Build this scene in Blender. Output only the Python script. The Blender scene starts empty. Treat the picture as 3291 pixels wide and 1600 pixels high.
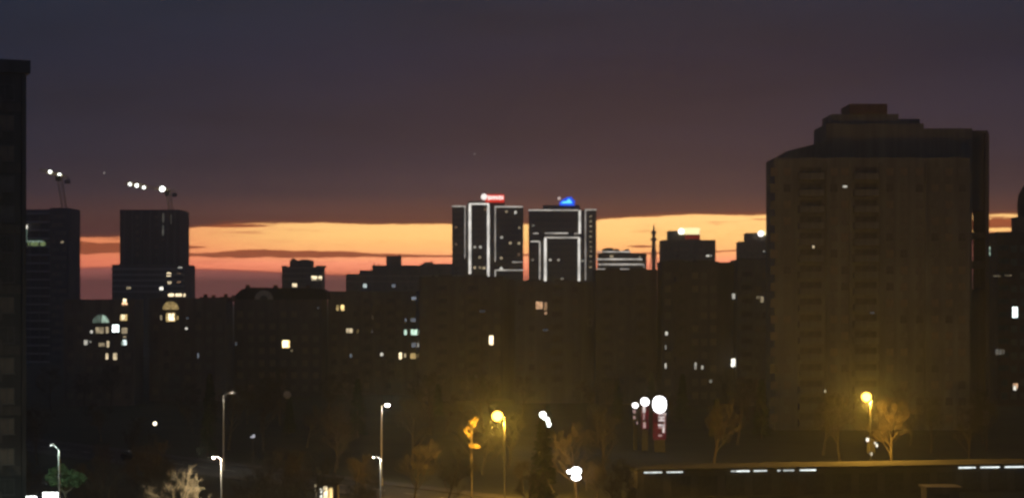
import bpy, math, random
from mathutils import Vector, Matrix

# ------------------------------------------------------------------ camera, world, light, exposure
SC = bpy.context.scene
COL = SC.collection
W_PX, H_PX = 3291.0, 1600.0
FPX = (W_PX / 2) / math.tan(math.radians(15.0))      # 30 degree lens
HY = 960.0                                           # horizon row of the photograph
EYE = 24.0                                           # eye height, an upper-floor window

cam_d = bpy.data.cameras.new('camera')
cam = bpy.data.objects.new('camera', cam_d)
COL.objects.link(cam)
cam.location = (0, 0, EYE)
cam.rotation_euler = (math.pi / 2, 0, 0)
cam_d.sensor_width = 36.0
cam_d.lens = 18.0 / math.tan(math.radians(15.0))
cam_d.shift_y = (HY - H_PX / 2) / W_PX
cam_d.clip_start = 0.5
cam_d.clip_end = 20000
cam_d.dof.use_dof = True                             # hand-held telephoto shot, a touch soft
cam_d.dof.focus_distance = 40.0
cam_d.dof.aperture_fstop = 1.65
SC.camera = cam

SC.view_settings.view_transform = 'Standard'
SC.view_settings.look = 'None'
SC.view_settings.gamma = 1.0
SC.view_settings.exposure = 0.0
SC.view_settings.use_curve_mapping = False
SC.render.engine = 'CYCLES'
SC.cycles.use_denoising = True
SC.cycles.filter_width = 2.2
SC.cycles.max_bounces = 6
SC.cycles.diffuse_bounces = 2
SC.cycles.glossy_bounces = 2
SC.cycles.transmission_bounces = 2
SC.cycles.volume_bounces = 1
SC.cycles.caustics_reflective = False
SC.cycles.caustics_refractive = False
SC.cycles.sample_clamp_indirect = 4.0

def srgb(r, g, b):
    f = lambda c: (c / 255 / 12.92) if c / 255 <= 0.04045 else ((c / 255 + 0.055) / 1.055) ** 2.4
    return (f(r), f(g), f(b), 1.0)

def elev(py): return math.degrees(math.atan((HY - py) / FPX))
def azim(px): return math.degrees(math.atan((px - W_PX / 2) / FPX))

world = bpy.data.worlds.new('World')
SC.world = world
world.use_nodes = True
def build_sky():
    nt = world.node_tree
    N, L = nt.nodes, nt.links
    N.clear()
    def node(t, **kw):
        n = N.new(t)
        for k, v in kw.items(): setattr(n, k, v)
        return n
    def val(x, sock):
        if isinstance(x, (int, float)): sock.default_value = x
        else: L.new(x, sock)
    def m(op, a, b=None, c=None, clamp=False):
        n = node('ShaderNodeMath', operation=op); n.use_clamp = clamp
        val(a, n.inputs[0])
        if b is not None: val(b, n.inputs[1])
        if c is not None: val(c, n.inputs[2])
        return n.outputs[0]
    def remap(x, a, b, c=0.0, d=1.0, smooth=False):
        n = node('ShaderNodeMapRange'); n.clamp = True
        if smooth: n.interpolation_type = 'SMOOTHSTEP'
        val(x, n.inputs[0])
        for i, v in enumerate((a, b, c, d)): val(v, n.inputs[1 + i])
        return n.outputs[0]
    def curve(x, pts, lo, hi, ylo, yhi):
        """a smooth curve through (x, y) points"""
        t = remap(x, lo, hi)
        n = node('ShaderNodeFloatCurve')
        cv = n.mapping.curves[0]
        P = [((a - lo) / (hi - lo), (b - ylo) / (yhi - ylo)) for a, b in pts]
        cv.points[0].location = P[0]; cv.points[1].location = P[-1]
        for p in P[1:-1]: cv.points.new(*p)
        n.mapping.use_clip = False
        n.mapping.update()
        L.new(t, n.inputs['Value'])
        return remap(n.outputs[0], 0, 1, ylo, yhi)
    def ramp(x, pts, lo, hi):
        t = remap(x, lo, hi)
        n = node('ShaderNodeValToRGB')
        r = n.color_ramp; r.interpolation = 'EASE' if False else 'LINEAR'
        el = r.elements
        el[0].position = 0; el[1].position = 1
        P = sorted([((a - lo) / (hi - lo), c) for a, c in pts])
        el[0].position, el[0].color = P[0]
        el[1].position, el[1].color = P[-1]
        for p, c in P[1:-1]:
            e = el.new(p); e.color = c
        L.new(t, n.inputs[0])
        return n.outputs[0]
    def mix(f, a, b):
        n = node('ShaderNodeMix', data_type='RGBA')
        val(f, n.inputs[0])
        for s, x in ((6, a), (7, b)):
            if isinstance(x, tuple): n.inputs[s].default_value = x
            else: L.new(x, n.inputs[s])
        return n.outputs[2]
    tc = node('ShaderNodeTexCoord')
    sep = node('ShaderNodeSeparateXYZ'); L.new(tc.outputs['Generated'], sep.inputs[0])
    DEG = 57.29578
    el = m('MULTIPLY', m('ARCSINE', sep.outputs[2]), DEG)
    az = m('MULTIPLY', m('ARCTAN2', sep.outputs[0], sep.outputs[1]), DEG)
    # streaky cloud noise: long in azimuth, thin in elevation
    def noise(sx, sy, detail, seed, rough=0.55):
        cb = node('ShaderNodeCombineXYZ')
        L.new(m('MULTIPLY', az, sx), cb.inputs[0]); L.new(m('MULTIPLY', el, sy), cb.inputs[1])
        cb.inputs[2].default_value = seed
        n = node('ShaderNodeTexNoise'); n.inputs['Scale'].default_value = 1
        n.inputs['Detail'].default_value = detail; n.inputs['Roughness'].default_value = rough
        L.new(cb.outputs[0], n.inputs['Vector'])
        return m('SUBTRACT', n.outputs[0], 0.5)
    n_big = noise(0.35, 1.2, 5, 1.7)
    n_fine = noise(1.3, 5.0, 5, 7.2)
    n_deck = noise(0.08, 0.45, 5, 3.1)
    A = lambda pts: [(azim(x), elev(y)) for x, y in pts]
    LO, HI = -20, 20
    def T(pts): return [(azim(x), v) for x, v in pts]
    edge = curve(az, [(LO, elev(790))] + A([(250, 768), (420, 760), (600, 738), (760, 722), (1000, 719), (1300, 721), (1700, 722), (1900, 708), (2100, 697), (2450, 692), (3200, 697)]) + [(HI, elev(700))], LO, HI, 0, 4)
    edge = m('ADD', edge, m('ADD', m('MULTIPLY', n_big, 0.16), m('MULTIPLY', n_fine, 0.11)))
    deck = remap(m('SUBTRACT', el, edge), -0.025, 0.035, smooth=True)
    # middle stratus streak
    sc_ = curve(az, [(LO, elev(798))] + A([(250, 801), (380, 800), (620, 820), (850, 815), (1100, 817), (1350, 823), (1700, 820), (2100, 812), (2350, 806), (2800, 760), (3200, 725)]) + [(HI, elev(720))], LO, HI, 0, 4)
    hw = curve(az, [(LO, .17)] + T([(250, .17), (400, .16), (620, .085), (850, .14), (1100, .09), (1350, .05), (1700, .03), (2100, .03), (2350, .03), (2800, .1), (3200, .15)]) + [(HI, .16)], LO, HI, 0, 1)
    dist = m('ABSOLUTE', m('SUBTRACT', el, m('ADD', sc_, m('MULTIPLY', n_big, 0.10))))
    streak = remap(m('SUBTRACT', dist, m('MULTIPLY', hw, m('ADD', 0.95, m('MULTIPLY', n_fine, 1.6)))), -0.03, 0.02, 1, 0, smooth=True)
    # stray wisps
    wisp = remap(noise(0.55, 8.0, 5, 12.4, .62), 0.07, 0.15, 0, 0.8, smooth=True)
    near_edge = remap(m('SUBTRACT', edge, el), 0.0, 0.5, 1.0, 0.25, smooth=True)
    wisp = m('MULTIPLY', wisp, near_edge)
    # two small lens clouds, one under the deck and one above the streak
    def lens(px0, px1, py, half):
        t = remap(az, azim(px0), azim(px1)); w_ = m('MULTIPLY', m('MULTIPLY', t, m('SUBTRACT', 1.0, t)), 4 * half)
        d_ = m('ABSOLUTE', m('SUBTRACT', el, m('ADD', elev(py), m('MULTIPLY', n_fine, 0.05))))
        return remap(m('SUBTRACT', m('MULTIPLY', w_, m('ADD', 1.0, m('MULTIPLY', n_fine, 1.2))), d_), 0.0, 0.03, smooth=True)
    lenses = m('MAXIMUM', m('MAXIMUM', lens(560, 905, 728, .065), lens(480, 680, 796, .07)), m('MAXIMUM', lens(2000, 2130, 792, .05), lens(1205, 1245, 778, .02)))
    streak = m('MAXIMUM', streak, lenses)
    # low bank hugging the horizon
    bank_t = curve(az, [(LO, elev(850))] + A([(250, 862), (380, 858), (640, 864), (900, 874), (1130, 884), (1500, 905), (2080, 880), (2300, 850), (2600, 800), (3200, 752)]) + [(HI, elev(745))], LO, HI, -1, 4)
    bank = remap(m('SUBTRACT', el, m('ADD', bank_t, m('MULTIPLY', n_fine, 0.06))), -0.02, 0.03, 1, 0, smooth=True)
    clear = ramp(el, [(elev(960), srgb(248, 118, 88)), (elev(880), srgb(252, 138, 98)), (elev(845), srgb(255, 152, 112)),
                      (elev(800), srgb(255, 182, 110)), (elev(760), srgb(255, 198, 118)), (elev(700), srgb(255, 200, 124))], elev(960), elev(690))
    # the glow is strongest round the place where the sun went down and fades to either side
    side = remap(m('ABSOLUTE', m('SUBTRACT', az, 5.0)), 6, 38, 1.0, 0.0, smooth=True)
    warm = remap(az, -13, -5, 0.0, 1.0, smooth=True)
    clear = mix(warm, mix(0.72, clear, srgb(255, 128, 84)), clear)
    under = ramp(el, [(elev(730), srgb(112, 66, 56)), (elev(680), srgb(100, 66, 62)), (elev(620), srgb(66, 54, 64)), (elev(520), srgb(44, 43, 60)),
                      (elev(400), srgb(34, 37, 56)), (elev(200), srgb(22, 31, 53)), (elev(0), srgb(22, 35, 55)), (16, srgb(24, 36, 56)), (40, srgb(30, 40, 58))], 0, 40)
    cool = srgb(26, 37, 57)
    left_cool = remap(az, -16, -2, 0.42, 0.0, smooth=True)
    under = mix(left_cool, under, cool)
    far_side = remap(m('ABSOLUTE', m('SUBTRACT', az, 4.0)), 16, 70, 0.0, 1.0, smooth=True)
    under = mix(far_side, under, cool)
    vm = node('ShaderNodeVectorMath', operation='SCALE')
    L.new(under, vm.inputs[0]); L.new(m('ADD', 1.0, m('MULTIPLY', n_deck, 1.0)), vm.inputs['Scale'])
    under = vm.outputs[0]
    fringe = remap(m('SUBTRACT', el, edge), 0.0, 0.13, 0.75, 0.0)
    fringe = m('MULTIPLY', fringe, side)
    under = mix(fringe, under, srgb(165, 82, 48))
    bfr = remap(m('SUBTRACT', bank_t, el), 0.0, 0.09, 0.8, 0.0)
    bankc = mix(far_side, mix(m('MULTIPLY', bfr, side), srgb(150, 84, 76), srgb(165, 76, 46)), cool)
    streakc = mix(far_side, srgb(140, 70, 40), cool)
    gb = node('ShaderNodeVectorMath', operation='SCALE'); L.new(clear, gb.inputs[0]); gb.inputs['Scale'].default_value = 1.0
    lit = mix(side, cool, gb.outputs[0])
    col = mix(wisp, lit, srgb(150, 82, 52))
    col = mix(streak, col, streakc)
    col = mix(bank, col, bankc)
    # sky colour brightened towards the horizon to offset dimming by the haze volume
    cmp_ = node('ShaderNodeVectorMath', operation='SCALE'); L.new(col, cmp_.inputs[0])
    L.new(curve(el, [(0, 6.0), (.5, 5.0), (.9, 4.3), (1.3, 3.1), (1.8, 2.3), (2.4, 2.0), (4, 2.0)], 0, 4, 0, 8), cmp_.inputs['Scale'])
    col = mix(deck, cmp_.outputs[0], under)
    gap_open = remap(m('ABSOLUTE', m('SUBTRACT', az, 4.0)), 24, 42, 1.0, 0.0, smooth=True)
    col = mix(gap_open, mix(remap(el, -2, 6), srgb(52, 50, 58), cool), col)
    # physical twilight sky, thin behind the deck
    nish = node('ShaderNodeTexSky')
    nish.sky_type = 'NISHITA'; nish.sun_disc = False
    nish.sun_elevation = math.radians(0.5); nish.sun_rotation = math.radians(5)
    bg1 = node('ShaderNodeBackground'); L.new(col, bg1.inputs[0]); bg1.inputs[1].default_value = 1.0
    bg2 = node('ShaderNodeBackground'); L.new(nish.outputs[0], bg2.inputs[0]); bg2.inputs[1].default_value = 0.004
    ad = node('ShaderNodeAddShader'); L.new(bg1.outputs[0], ad.inputs[0]); L.new(bg2.outputs[0], ad.inputs[1])
    out = node('ShaderNodeOutputWorld'); L.new(ad.outputs[0], out.inputs[0])
build_sky()
world.cycles.sampling_method = 'MANUAL'
world.cycles.sample_map_resolution = 2048

sun_d = bpy.data.lights.new('sun', 'SUN')
sun_d.energy = 0.02; sun_d.angle = math.radians(8); sun_d.color = (1.0, 0.55, 0.3)
sun = bpy.data.objects.new('sun', sun_d); COL.objects.link(sun)
sun.rotation_euler = (math.radians(-89.0), 0, math.radians(-5))   # light travels from the glow towards the camera

# ------------------------------------------------------------------ helpers
def P(px, py, d):
    return Vector(((px - W_PX / 2) / FPX * d, d, EYE - (py - HY) / FPX * d))
def XW(px, d): return (px - W_PX / 2) / FPX * d
def ZW(py, d): return EYE - (py - HY) / FPX * d

class MB:
    def __init__(s): s.v, s.f, s.m = [], [], []
    def add(s, vs, fs, mi=0):
        o = len(s.v); s.v += [tuple(v) for v in vs]
        for f in fs: s.f.append([i + o for i in f]); s.m.append(mi)
    def box(s, x0, x1, y0, y1, z0, z1, mi=0):
        s.add([(x0,y0,z0),(x1,y0,z0),(x1,y1,z0),(x0,y1,z0),(x0,y0,z1),(x1,y0,z1),(x1,y1,z1),(x0,y1,z1)],
              [(0,3,2,1),(4,5,6,7),(0,1,5,4),(1,2,6,5),(2,3,7,6),(3,0,4,7)], mi)
    def prism(s, pts, y0, y1, mi=0):
        """outline in (x, z), counter-clockwise seen from -y, extruded along y"""
        n = len(pts)
        vs = [(x, y0, z) for x, z in pts] + [(x, y1, z) for x, z in pts]
        s.add(vs, [tuple(range(n)), tuple(range(2*n-1, n-1, -1))] + [(i, i+n, (i+1) % n + n, (i+1) % n) for i in range(n)], mi)
    def tube(s, a, b, ra, rb, n=6, mi=0, cap=True):
        a, b = Vector(a), Vector(b); d = (b - a)
        if d.length < 1e-6: return
        d.normalize()
        u = d.orthogonal().normalized(); w = d.cross(u)
        vs = []
        for p, r in ((a, ra), (b, rb)):
            for i in range(n):
                t = 2 * math.pi * i / n
                vs.append(p + u * (r * math.cos(t)) + w * (r * math.sin(t)))
        fs = [(i, (i+1) % n, (i+1) % n + n, i + n) for i in range(n)]
        if cap: fs += [tuple(range(n-1, -1, -1)), tuple(range(n, 2*n))]
        s.add(vs, fs, mi)
    def lathe(s, prof, n=16, c=(0,0,0), mi=0, sx=1, sy=1):
        vs = []; k = len(prof)
        for i in range(n):
            t = 2 * math.pi * i / n
            for r, z in prof: vs.append((c[0] + r*math.cos(t)*sx, c[1] + r*math.sin(t)*sy, c[2] + z))
        fs = [(i*k+j, ((i+1) % n)*k+j, ((i+1) % n)*k+j+1, i*k+j+1) for i in range(n) for j in range(k-1)]
        s.add(vs, fs, mi)
    def mesh(s, name, mats):
        me = bpy.data.meshes.new(name)
        me.from_pydata(s.v, [], s.f); me.update()
        for mt in (mats if isinstance(mats, (list, tuple)) else [mats]): me.materials.append(mt)
        me.polygons.foreach_set('material_index', s.m)
        return me
    def build(s, name, mats, parent=None, loc=(0,0,0), rz=0.0):
        return place(s.mesh(name, mats), name, parent, loc, rz)

def place(me, name, parent=None, loc=(0,0,0), rz=0.0):
    o = bpy.data.objects.new(name, me); COL.objects.link(o)
    o.parent = parent; o.location = loc; o.rotation_euler = (0, 0, rz)
    return o
def tag(o, label, cat, group=None):
    o['label'] = label; o['category'] = cat
    if group: o['group'] = group
    return o
def thing(name, label, cat, loc=(0,0,0), rz=0.0, group=None):
    o = bpy.data.objects.new(name, None); COL.objects.link(o)
    o.empty_display_size = 0.5
    o.location = loc; o.rotation_euler = (0, 0, rz)
    return tag(o, label, cat, group)
def smooth(o):
    o.data.polygons.foreach_set('use_smooth', [True] * len(o.data.polygons)); return o

# ------------------------------------------------------------------ materials
MATS = {}
def surf(name, c1, c2=None, scale=0.4, rough=0.85, bump=0.15, metal=0.0, fine=None, stain=0.0):
    if name in MATS: return MATS[name]
    mt = bpy.data.materials.new(name); mt.use_nodes = True
    nt = mt.node_tree; b = nt.nodes['Principled BSDF']
    b.inputs['Roughness'].default_value = rough; b.inputs['Metallic'].default_value = metal
    c2 = c2 or tuple(x * 0.7 for x in c1)
    tc = nt.nodes.new('ShaderNodeTexCoord')
    n1 = nt.nodes.new('ShaderNodeTexNoise'); n1.inputs['Scale'].default_value = scale; n1.inputs['Detail'].default_value = 8
    nt.links.new(tc.outputs['Object'], n1.inputs['Vector'])
    cr = nt.nodes.new('ShaderNodeValToRGB')
    cr.color_ramp.elements[0].position = 0.32; cr.color_ramp.elements[0].color = (*c2, 1)
    cr.color_ramp.elements[1].position = 0.68; cr.color_ramp.elements[1].color = (*c1, 1)
    nt.links.new(n1.outputs[0], cr.inputs[0])
    colo = cr.outputs[0]
    if stain:
        mp = nt.nodes.new('ShaderNodeMapping'); mp.inputs['Scale'].default_value = (0.9, 0.9, 0.06)
        nt.links.new(tc.outputs['Object'], mp.inputs[0])
        n3 = nt.nodes.new('ShaderNodeTexNoise'); n3.inputs['Scale'].default_value = 0.8; n3.inputs['Detail'].default_value = 6
        nt.links.new(mp.outputs[0], n3.inputs['Vector'])
        rr = nt.nodes.new('ShaderNodeMapRange')
        rr.inputs[1].default_value = 0.35; rr.inputs[2].default_value = 0.7; rr.inputs[3].default_value = 1 - stain; rr.inputs[4].default_value = 1
        nt.links.new(n3.outputs[0], rr.inputs[0])
        vm = nt.nodes.new('ShaderNodeVectorMath'); vm.operation = 'SCALE'
        nt.links.new(colo, vm.inputs[0]); nt.links.new(rr.outputs[0], vm.inputs['Scale'])
        colo = vm.outputs[0]
    nt.links.new(colo, b.inputs['Base Color'])
    if bump:
        n2 = nt.nodes.new('ShaderNodeTexNoise'); n2.inputs['Scale'].default_value = fine or scale * 12; n2.inputs['Detail'].default_value = 4
        nt.links.new(tc.outputs['Object'], n2.inputs['Vector'])
        bp = nt.nodes.new('ShaderNodeBump'); bp.inputs['Strength'].default_value = bump; bp.inputs['Distance'].default_value = 0.05
        nt.links.new(n2.outputs[0], bp.inputs['Height']); nt.links.new(bp.outputs[0], b.inputs['Normal'])
    MATS[name] = mt
    return mt
def glow(name, rgb, strength, vary=0.0, scale=1.2):
    if name in MATS: return MATS[name]
    mt = bpy.data.materials.new(name); mt.use_nodes = True
    nt = mt.node_tree; nt.nodes.clear()
    e = nt.nodes.new('ShaderNodeEmission'); o = nt.nodes.new('ShaderNodeOutputMaterial')
    e.inputs[0].default_value = (*rgb, 1); e.inputs[1].default_value = strength
    if vary:
        # curtains, furniture and lamps behind the pane: uneven brightness across a room
        tc = nt.nodes.new('ShaderNodeTexCoord'); n = nt.nodes.new('ShaderNodeTexNoise')
        oi = nt.nodes.new('ShaderNodeObjectInfo'); ad = nt.nodes.new('ShaderNodeVectorMath'); ad.operation = 'ADD'
        cb = nt.nodes.new('ShaderNodeCombineXYZ'); ml = nt.nodes.new('ShaderNodeMath'); ml.operation = 'MULTIPLY'; ml.inputs[1].default_value = 37
        nt.links.new(oi.outputs['Random'], ml.inputs[0]); nt.links.new(ml.outputs[0], cb.inputs[1])
        nt.links.new(tc.outputs['Object'], ad.inputs[0]); nt.links.new(cb.outputs[0], ad.inputs[1])
        n.inputs['Scale'].default_value = scale; n.inputs['Detail'].default_value = 2
        nt.links.new(ad.outputs[0], n.inputs['Vector'])
        r = nt.nodes.new('ShaderNodeMapRange'); r.inputs[1].default_value = 0.32; r.inputs[2].default_value = 0.66
        r.inputs[3].default_value = strength * (1 - vary); r.inputs[4].default_value = strength * (1 + vary)
        nt.links.new(n.outputs[0], r.inputs[0]); nt.links.new(r.outputs[0], e.inputs[1])
    nt.links.new(e.outputs[0], o.inputs[0])
    MATS[name] = mt
    return mt

M_PANEL = surf('panel_concrete', (.36,.34,.31), (.25,.24,.22), .12, stain=.35)
M_PANEL2 = surf('panel_render', (.30,.27,.23), (.20,.18,.16), .10, stain=.35)
M_PANEL3 = surf('dark_panel', (.20,.19,.18), (.13,.125,.12), .12, stain=.3)
M_BRICKW = surf('brick_wall', (.27,.17,.12), (.19,.12,.09), .25, stain=.25)
M_TOWER = surf('tower_wall', (.33,.33,.30), (.22,.22,.20), .10, stain=.35)
M_RAW = surf('raw_concrete', (.33,.33,.32), (.20,.20,.20), .2, stain=.4)
M_ROOF = surf('roof_felt', (.045,.045,.045), (.025,.025,.025), .3, rough=.95)
M_DARKM = surf('dark_metal', (.09,.09,.09), (.06,.06,.06), 2, rough=.5, metal=.6, bump=.05)
M_GALV = surf('galvanised_steel', (.55,.56,.57), (.45,.46,.47), 3, rough=.45, metal=.3, bump=.05)
M_CLAD = surf('dark_cladding', (.10,.095,.09), (.06,.058,.055), .3, rough=.5, bump=.05)
M_GLASS = surf('window_glass', (.16,.15,.13), (.07,.068,.06), .9, rough=.38, bump=.02)
M_GLASS2 = surf('window_glass_net_curtain', (.26,.25,.22), (.15,.145,.13), .9, rough=.45, bump=.02)
M_GLASS3 = surf('window_glass_drawn_curtain', (.34,.28,.21), (.22,.18,.14), .9, rough=.5, bump=.02)
M_FRAME = surf('window_frame_paint', (.24,.23,.21), (.17,.165,.155), 1.0, rough=.6, bump=.05)
M_BARK = surf('bark', (.17,.14,.105), (.09,.075,.055), 2.5, rough=.95, bump=.5)
M_TWIG = surf('twig_bark', (.11,.09,.07), (.06,.05,.04), 2.5, rough=.95, bump=.2)
M_NEEDLE = surf('needle_foliage', (.05,.085,.035), (.025,.045,.02), 1.2, rough=.8, bump=0)
M_LEAF = surf('leaf_green', (.065,.12,.045), (.03,.06,.022), 1.5, rough=.7, bump=0)
M_LEAFDRY = surf('leaf_dry', (.20,.15,.055), (.11,.08,.03), 1.5, rough=.8, bump=0)
M_GROUND = surf('rough_grass_ground', (.055,.06,.03), (.03,.032,.018), .08, rough=.95, bump=.6, fine=2.0)
M_ASPH = surf('asphalt', (.055,.054,.052), (.038,.037,.036), .35, rough=.85, bump=.25, fine=20)
M_PAVE = surf('paving_concrete', (.10,.095,.09), (.07,.066,.062), .5, rough=.9)
M_LINE = surf('road_paint', (.7,.7,.68), (.55,.55,.52), 1.5, rough=.7)
M_CAR = surf('dark_car_paint', (.045,.05,.06), (.04,.045,.055), 1, rough=.25, metal=.4, bump=0)
M_TYRE = surf('tyre_rubber', (.025,.025,.025), (.018,.018,.018), 4, rough=.9)
M_RED = surf('red_sign_panel', (.5,.03,.04), (.42,.025,.03), 1, rough=.4, bump=0)
M_CRANE = surf('crane_paint', (.45,.33,.08), (.35,.26,.07), 1, rough=.6)
M_ARCH = surf('pale_render', (.55,.53,.45), (.42,.40,.34), .5, rough=.8)
M_DISH = surf('dish_paint', (.6,.6,.58), (.5,.5,.48), 1, rough=.5)

COLS = {'W': (1,.80,.50), 'Y': (1,.70,.28), 'N': (1,.95,.82), 'G': (.72,1,.80), 'P': (1,.58,.32), 'B': (.72,.82,1), 'C': (.85,1,.97), 'R': (1,.25,.18)}
def wglow(c, s): return glow('lit_%s_%03d' % (c, round(s * 100)), COLS[c], s, vary=.45)

# ------------------------------------------------------------------ window meshes (shared)
WIN = {}
WRND = random.Random(11)
def dark_window(w, h):
    gm = WRND.choice((M_GLASS, M_GLASS2, M_GLASS2, M_GLASS3, M_GLASS3)); sp = WRND.choice((.08, -.12, 0.0))
    k = ('d', round(w, 1), round(h, 1), gm.name, sp)
    if k not in WIN:
        b = MB(); w, h = k[1], k[2]; t = .07
        b.box(-w/2, w/2, -.03, .05, 0, h, 1)
        b.box(-w/2, -w/2+t, -.07, -.031, 0, h); b.box(w/2-t, w/2, -.07, -.031, 0, h)
        b.box(-w/2+t, w/2-t, -.07, -.031, 0, t); b.box(-w/2+t, w/2-t, -.07, -.031, h-t, h)
        b.box(-.03+w*sp, .03+w*sp, -.065, -.031, t, h-t)
        b.box(-w/2-.08, w/2+.08, -.16, -.031, -.07, -.002)
        WIN[k] = b.mesh('window', [M_FRAME, gm])
    return WIN[k]
def lit_pane(w, h, mat):
    k = ('l', round(w, 2), round(h, 2), mat.name)
    if k not in WIN:
        b = MB(); w, h = max(k[1], .12), max(k[2], .12)
        b.box(-w/2, w/2, -.10, .05, 0, h)
        WIN[k] = b.mesh('window', mat)
    return WIN[k]
def lit_frame(w, h, split):
    k = ('f', round(w, 2), round(h, 2), split)
    if k not in WIN:
        b = MB(); t = .06
        b.box(-w/2-t, -w/2, -.16, .04, -t, h+t); b.box(w/2, w/2+t, -.16, .04, -t, h+t)
        b.box(-w/2, w/2, -.16, .04, -t, 0); b.box(-w/2, w/2, -.16, .04, h, h+t)
        if split: b.box(-.035, .035, -.16, -.102, 0, h)
        WIN[k] = b.mesh('frame', M_FRAME)
    return WIN[k]

class Building:
    """a building whose front face passes through pixel columns px0..px1 at distance d (turned by rz)"""
    def __init__(s, name, label, px0, px1, roof, d, depth=12, rz=0.0, wall=None, group=None, cat='building'):
        s.d, s.rz, s.depth = d, rz, depth
        k_ = (d + depth) / d; cx = W_PX / 2       # the side wall nearest the axis shows: its far corner is the outline
        if px0 > cx + 60: px0 = cx + (px0 - cx) * k_
        if px1 < cx - 60: px1 = cx - (cx - px1) * k_
        c = Vector((XW(px0, d), d, 0))
        s.ax = Vector((math.cos(rz), math.sin(rz), 0)); s.nrm = Vector((math.sin(rz), -math.cos(rz), 0))
        s.c = c
        s.root = thing(name, label, cat, c, rz, group)
        s.w = s.loc(px1, HY)[0]
        s.h = ZW(roof, d)
        s.wall = wall or M_PANEL
        s.lit = []
    def loc(s, px, py):
        """pixel -> (x, z) on the front face"""
        r = P(px, py, 1.0) - Vector((0, 0, EYE))
        o = Vector((0, 0, EYE))
        t = (s.c - o).dot(s.nrm) / r.dot(s.nrm)
        q = o + r * t
        return (q - s.c).dot(s.ax), q.z
    def body(s, x0=None, x1=None, h=None, y0=0.0, y1=None, z0=-.5, name='wall', mat=None, roof=True, parapet=.7):
        x0 = 0 if x0 is None else x0; x1 = s.w if x1 is None else x1
        h = s.h if h is None else h; y1 = s.depth if y1 is None else y1
        b = MB(); b.box(x0, x1, y0, y1, z0, h - parapet)
        t = .3
        if parapet:
            b.box(x0, x1, y0, y0+t, h-parapet, h); b.box(x0, x1, y1-t, y1, h-parapet, h)
            b.box(x0, x0+t, y0+t, y1-t, h-parapet, h); b.box(x1-t, x1, y0+t, y1-t, h-parapet, h)
        o = b.build(name, mat or s.wall, s.root)
        if roof and parapet:
            b = MB(); b.box(x0+t+.003, x1-t-.003, y0+t+.003, y1-t-.003, h-parapet+.002, h-parapet+.08)
            b.build('roof', M_ROOF, s.root)
        return o
    def block(s, name, x0, x1, y0, y1, z0, z1, mat=None):
        b = MB(); b.box(x0, x1, y0, y1, z0, z1)
        return b.build(name, mat or s.wall, s.root)
    def light(s, px, py, w, h, c='W', st=1.5, frame=True, y=0.0):
        """lit window centred on a pixel, w x h pixels"""
        x, z = s.loc(px, py); k = s.d / FPX
        ww, hh = max(w * k, .15), max(h * k, .15)
        s.lit.append((x, z, ww, hh))
        o = place(lit_pane(ww, hh, wglow(c, st)), 'window', s.root, (x, y, z - hh/2))
        if frame: place(lit_frame(ww, hh, ww > 1.0), 'frame', o)
        return o
    def grid(s, xs, zs, w=1.4, h=1.4, y=0.0, zmax=None, skip=None):
        for x in xs:
            for z in zs:
                if zmax and z + h > zmax: continue
                if skip and skip(x, z): continue
                if any(abs(x - a) < (w + c) / 2 + .15 and abs(z + h/2 - b_) < (h + e) / 2 + .15 for a, b_, c, e in s.lit): continue
                place(dark_window(w, h), 'window', s.root, (x, y, z))
    def balcony(s, xs, zs, w=3.0, dep=1.2, ph=1.05, y=0.0):
        b = MB()
        b.box(-w/2, w/2, -dep, -.003, -.16, 0)
        b.box(-w/2, w/2, -dep, -dep+.08, .003, ph); b.box(-w/2, -w/2+.08, -dep+.083, -.003, .003, ph); b.box(w/2-.08, w/2, -dep+.083, -.003, .003, ph)
        b.box(-w/2+.3, w/2-.3, -.05, -.004, .05, 2.2, 1)
        me = b.mesh('balcony', [s.wall, M_GLASS])
        for x in xs:
            for z in zs: place(me, 'balcony', s.root, (x, y, z))

def frange(a, b, n): return [a + (b - a) * i / (n - 1) for i in range(n)]
def storeys(top, h0=.9, step=3.0): 
    r = []; z = h0 + .6
    while z < top - 2.2: r.append(z); z += step
    return r

# ------------------------------------------------------------------ ground and streets
b = MB(); b.box(-7000, 7000, -300, 7000, -1.0, 0.0)
g = b.build('ground', M_GROUND); g['kind'] = 'structure'
def strip(name, a, bb, half, z, mat, h=.004, off=0.0):
    a, bb = Vector((*a, 0)), Vector((*bb, 0)); d = (bb - a).normalized(); n = Vector((-d.y, d.x, 0))
    m_ = MB(); L_ = (bb - a).length
    m_.box(0, L_, off - half, off + half, z, z + h)
    o = m_.build(name, mat, None, (a.x, a.y, 0), math.atan2(d.y, d.x))
    return o
RA, RB = (-140, 386), (60, 150)
road = strip('road', RA, RB, 4.0, .004, M_ASPH, .012); road['kind'] = 'structure'
for sgn in (-1, 1):
    o = strip('kerb', RA, RB, .15, .0, M_PAVE, .14, sgn * 4.152); o['kind'] = 'structure'
    o = strip('pavement', RA, RB, 1.3, .0, M_PAVE, .12, sgn * 5.605); o['kind'] = 'structure'
rd = (Vector(RB) - Vector(RA)); rl = rd.length; rd.normalize()
k = 0.0
mk_b = MB(); mk_b.box(0, 3, -.07, .07, .020, .024); mk_me = mk_b.mesh('lane_dash', M_LINE)
while k < rl - 4:
    place(mk_me, 'lane_dash', road, (k, 0, 0)); k += 7
def road_dist(x, y):
    v = Vector((x, y)) - Vector(RA)
    return abs(v.x * -rd.y + v.y * rd.x)

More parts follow.
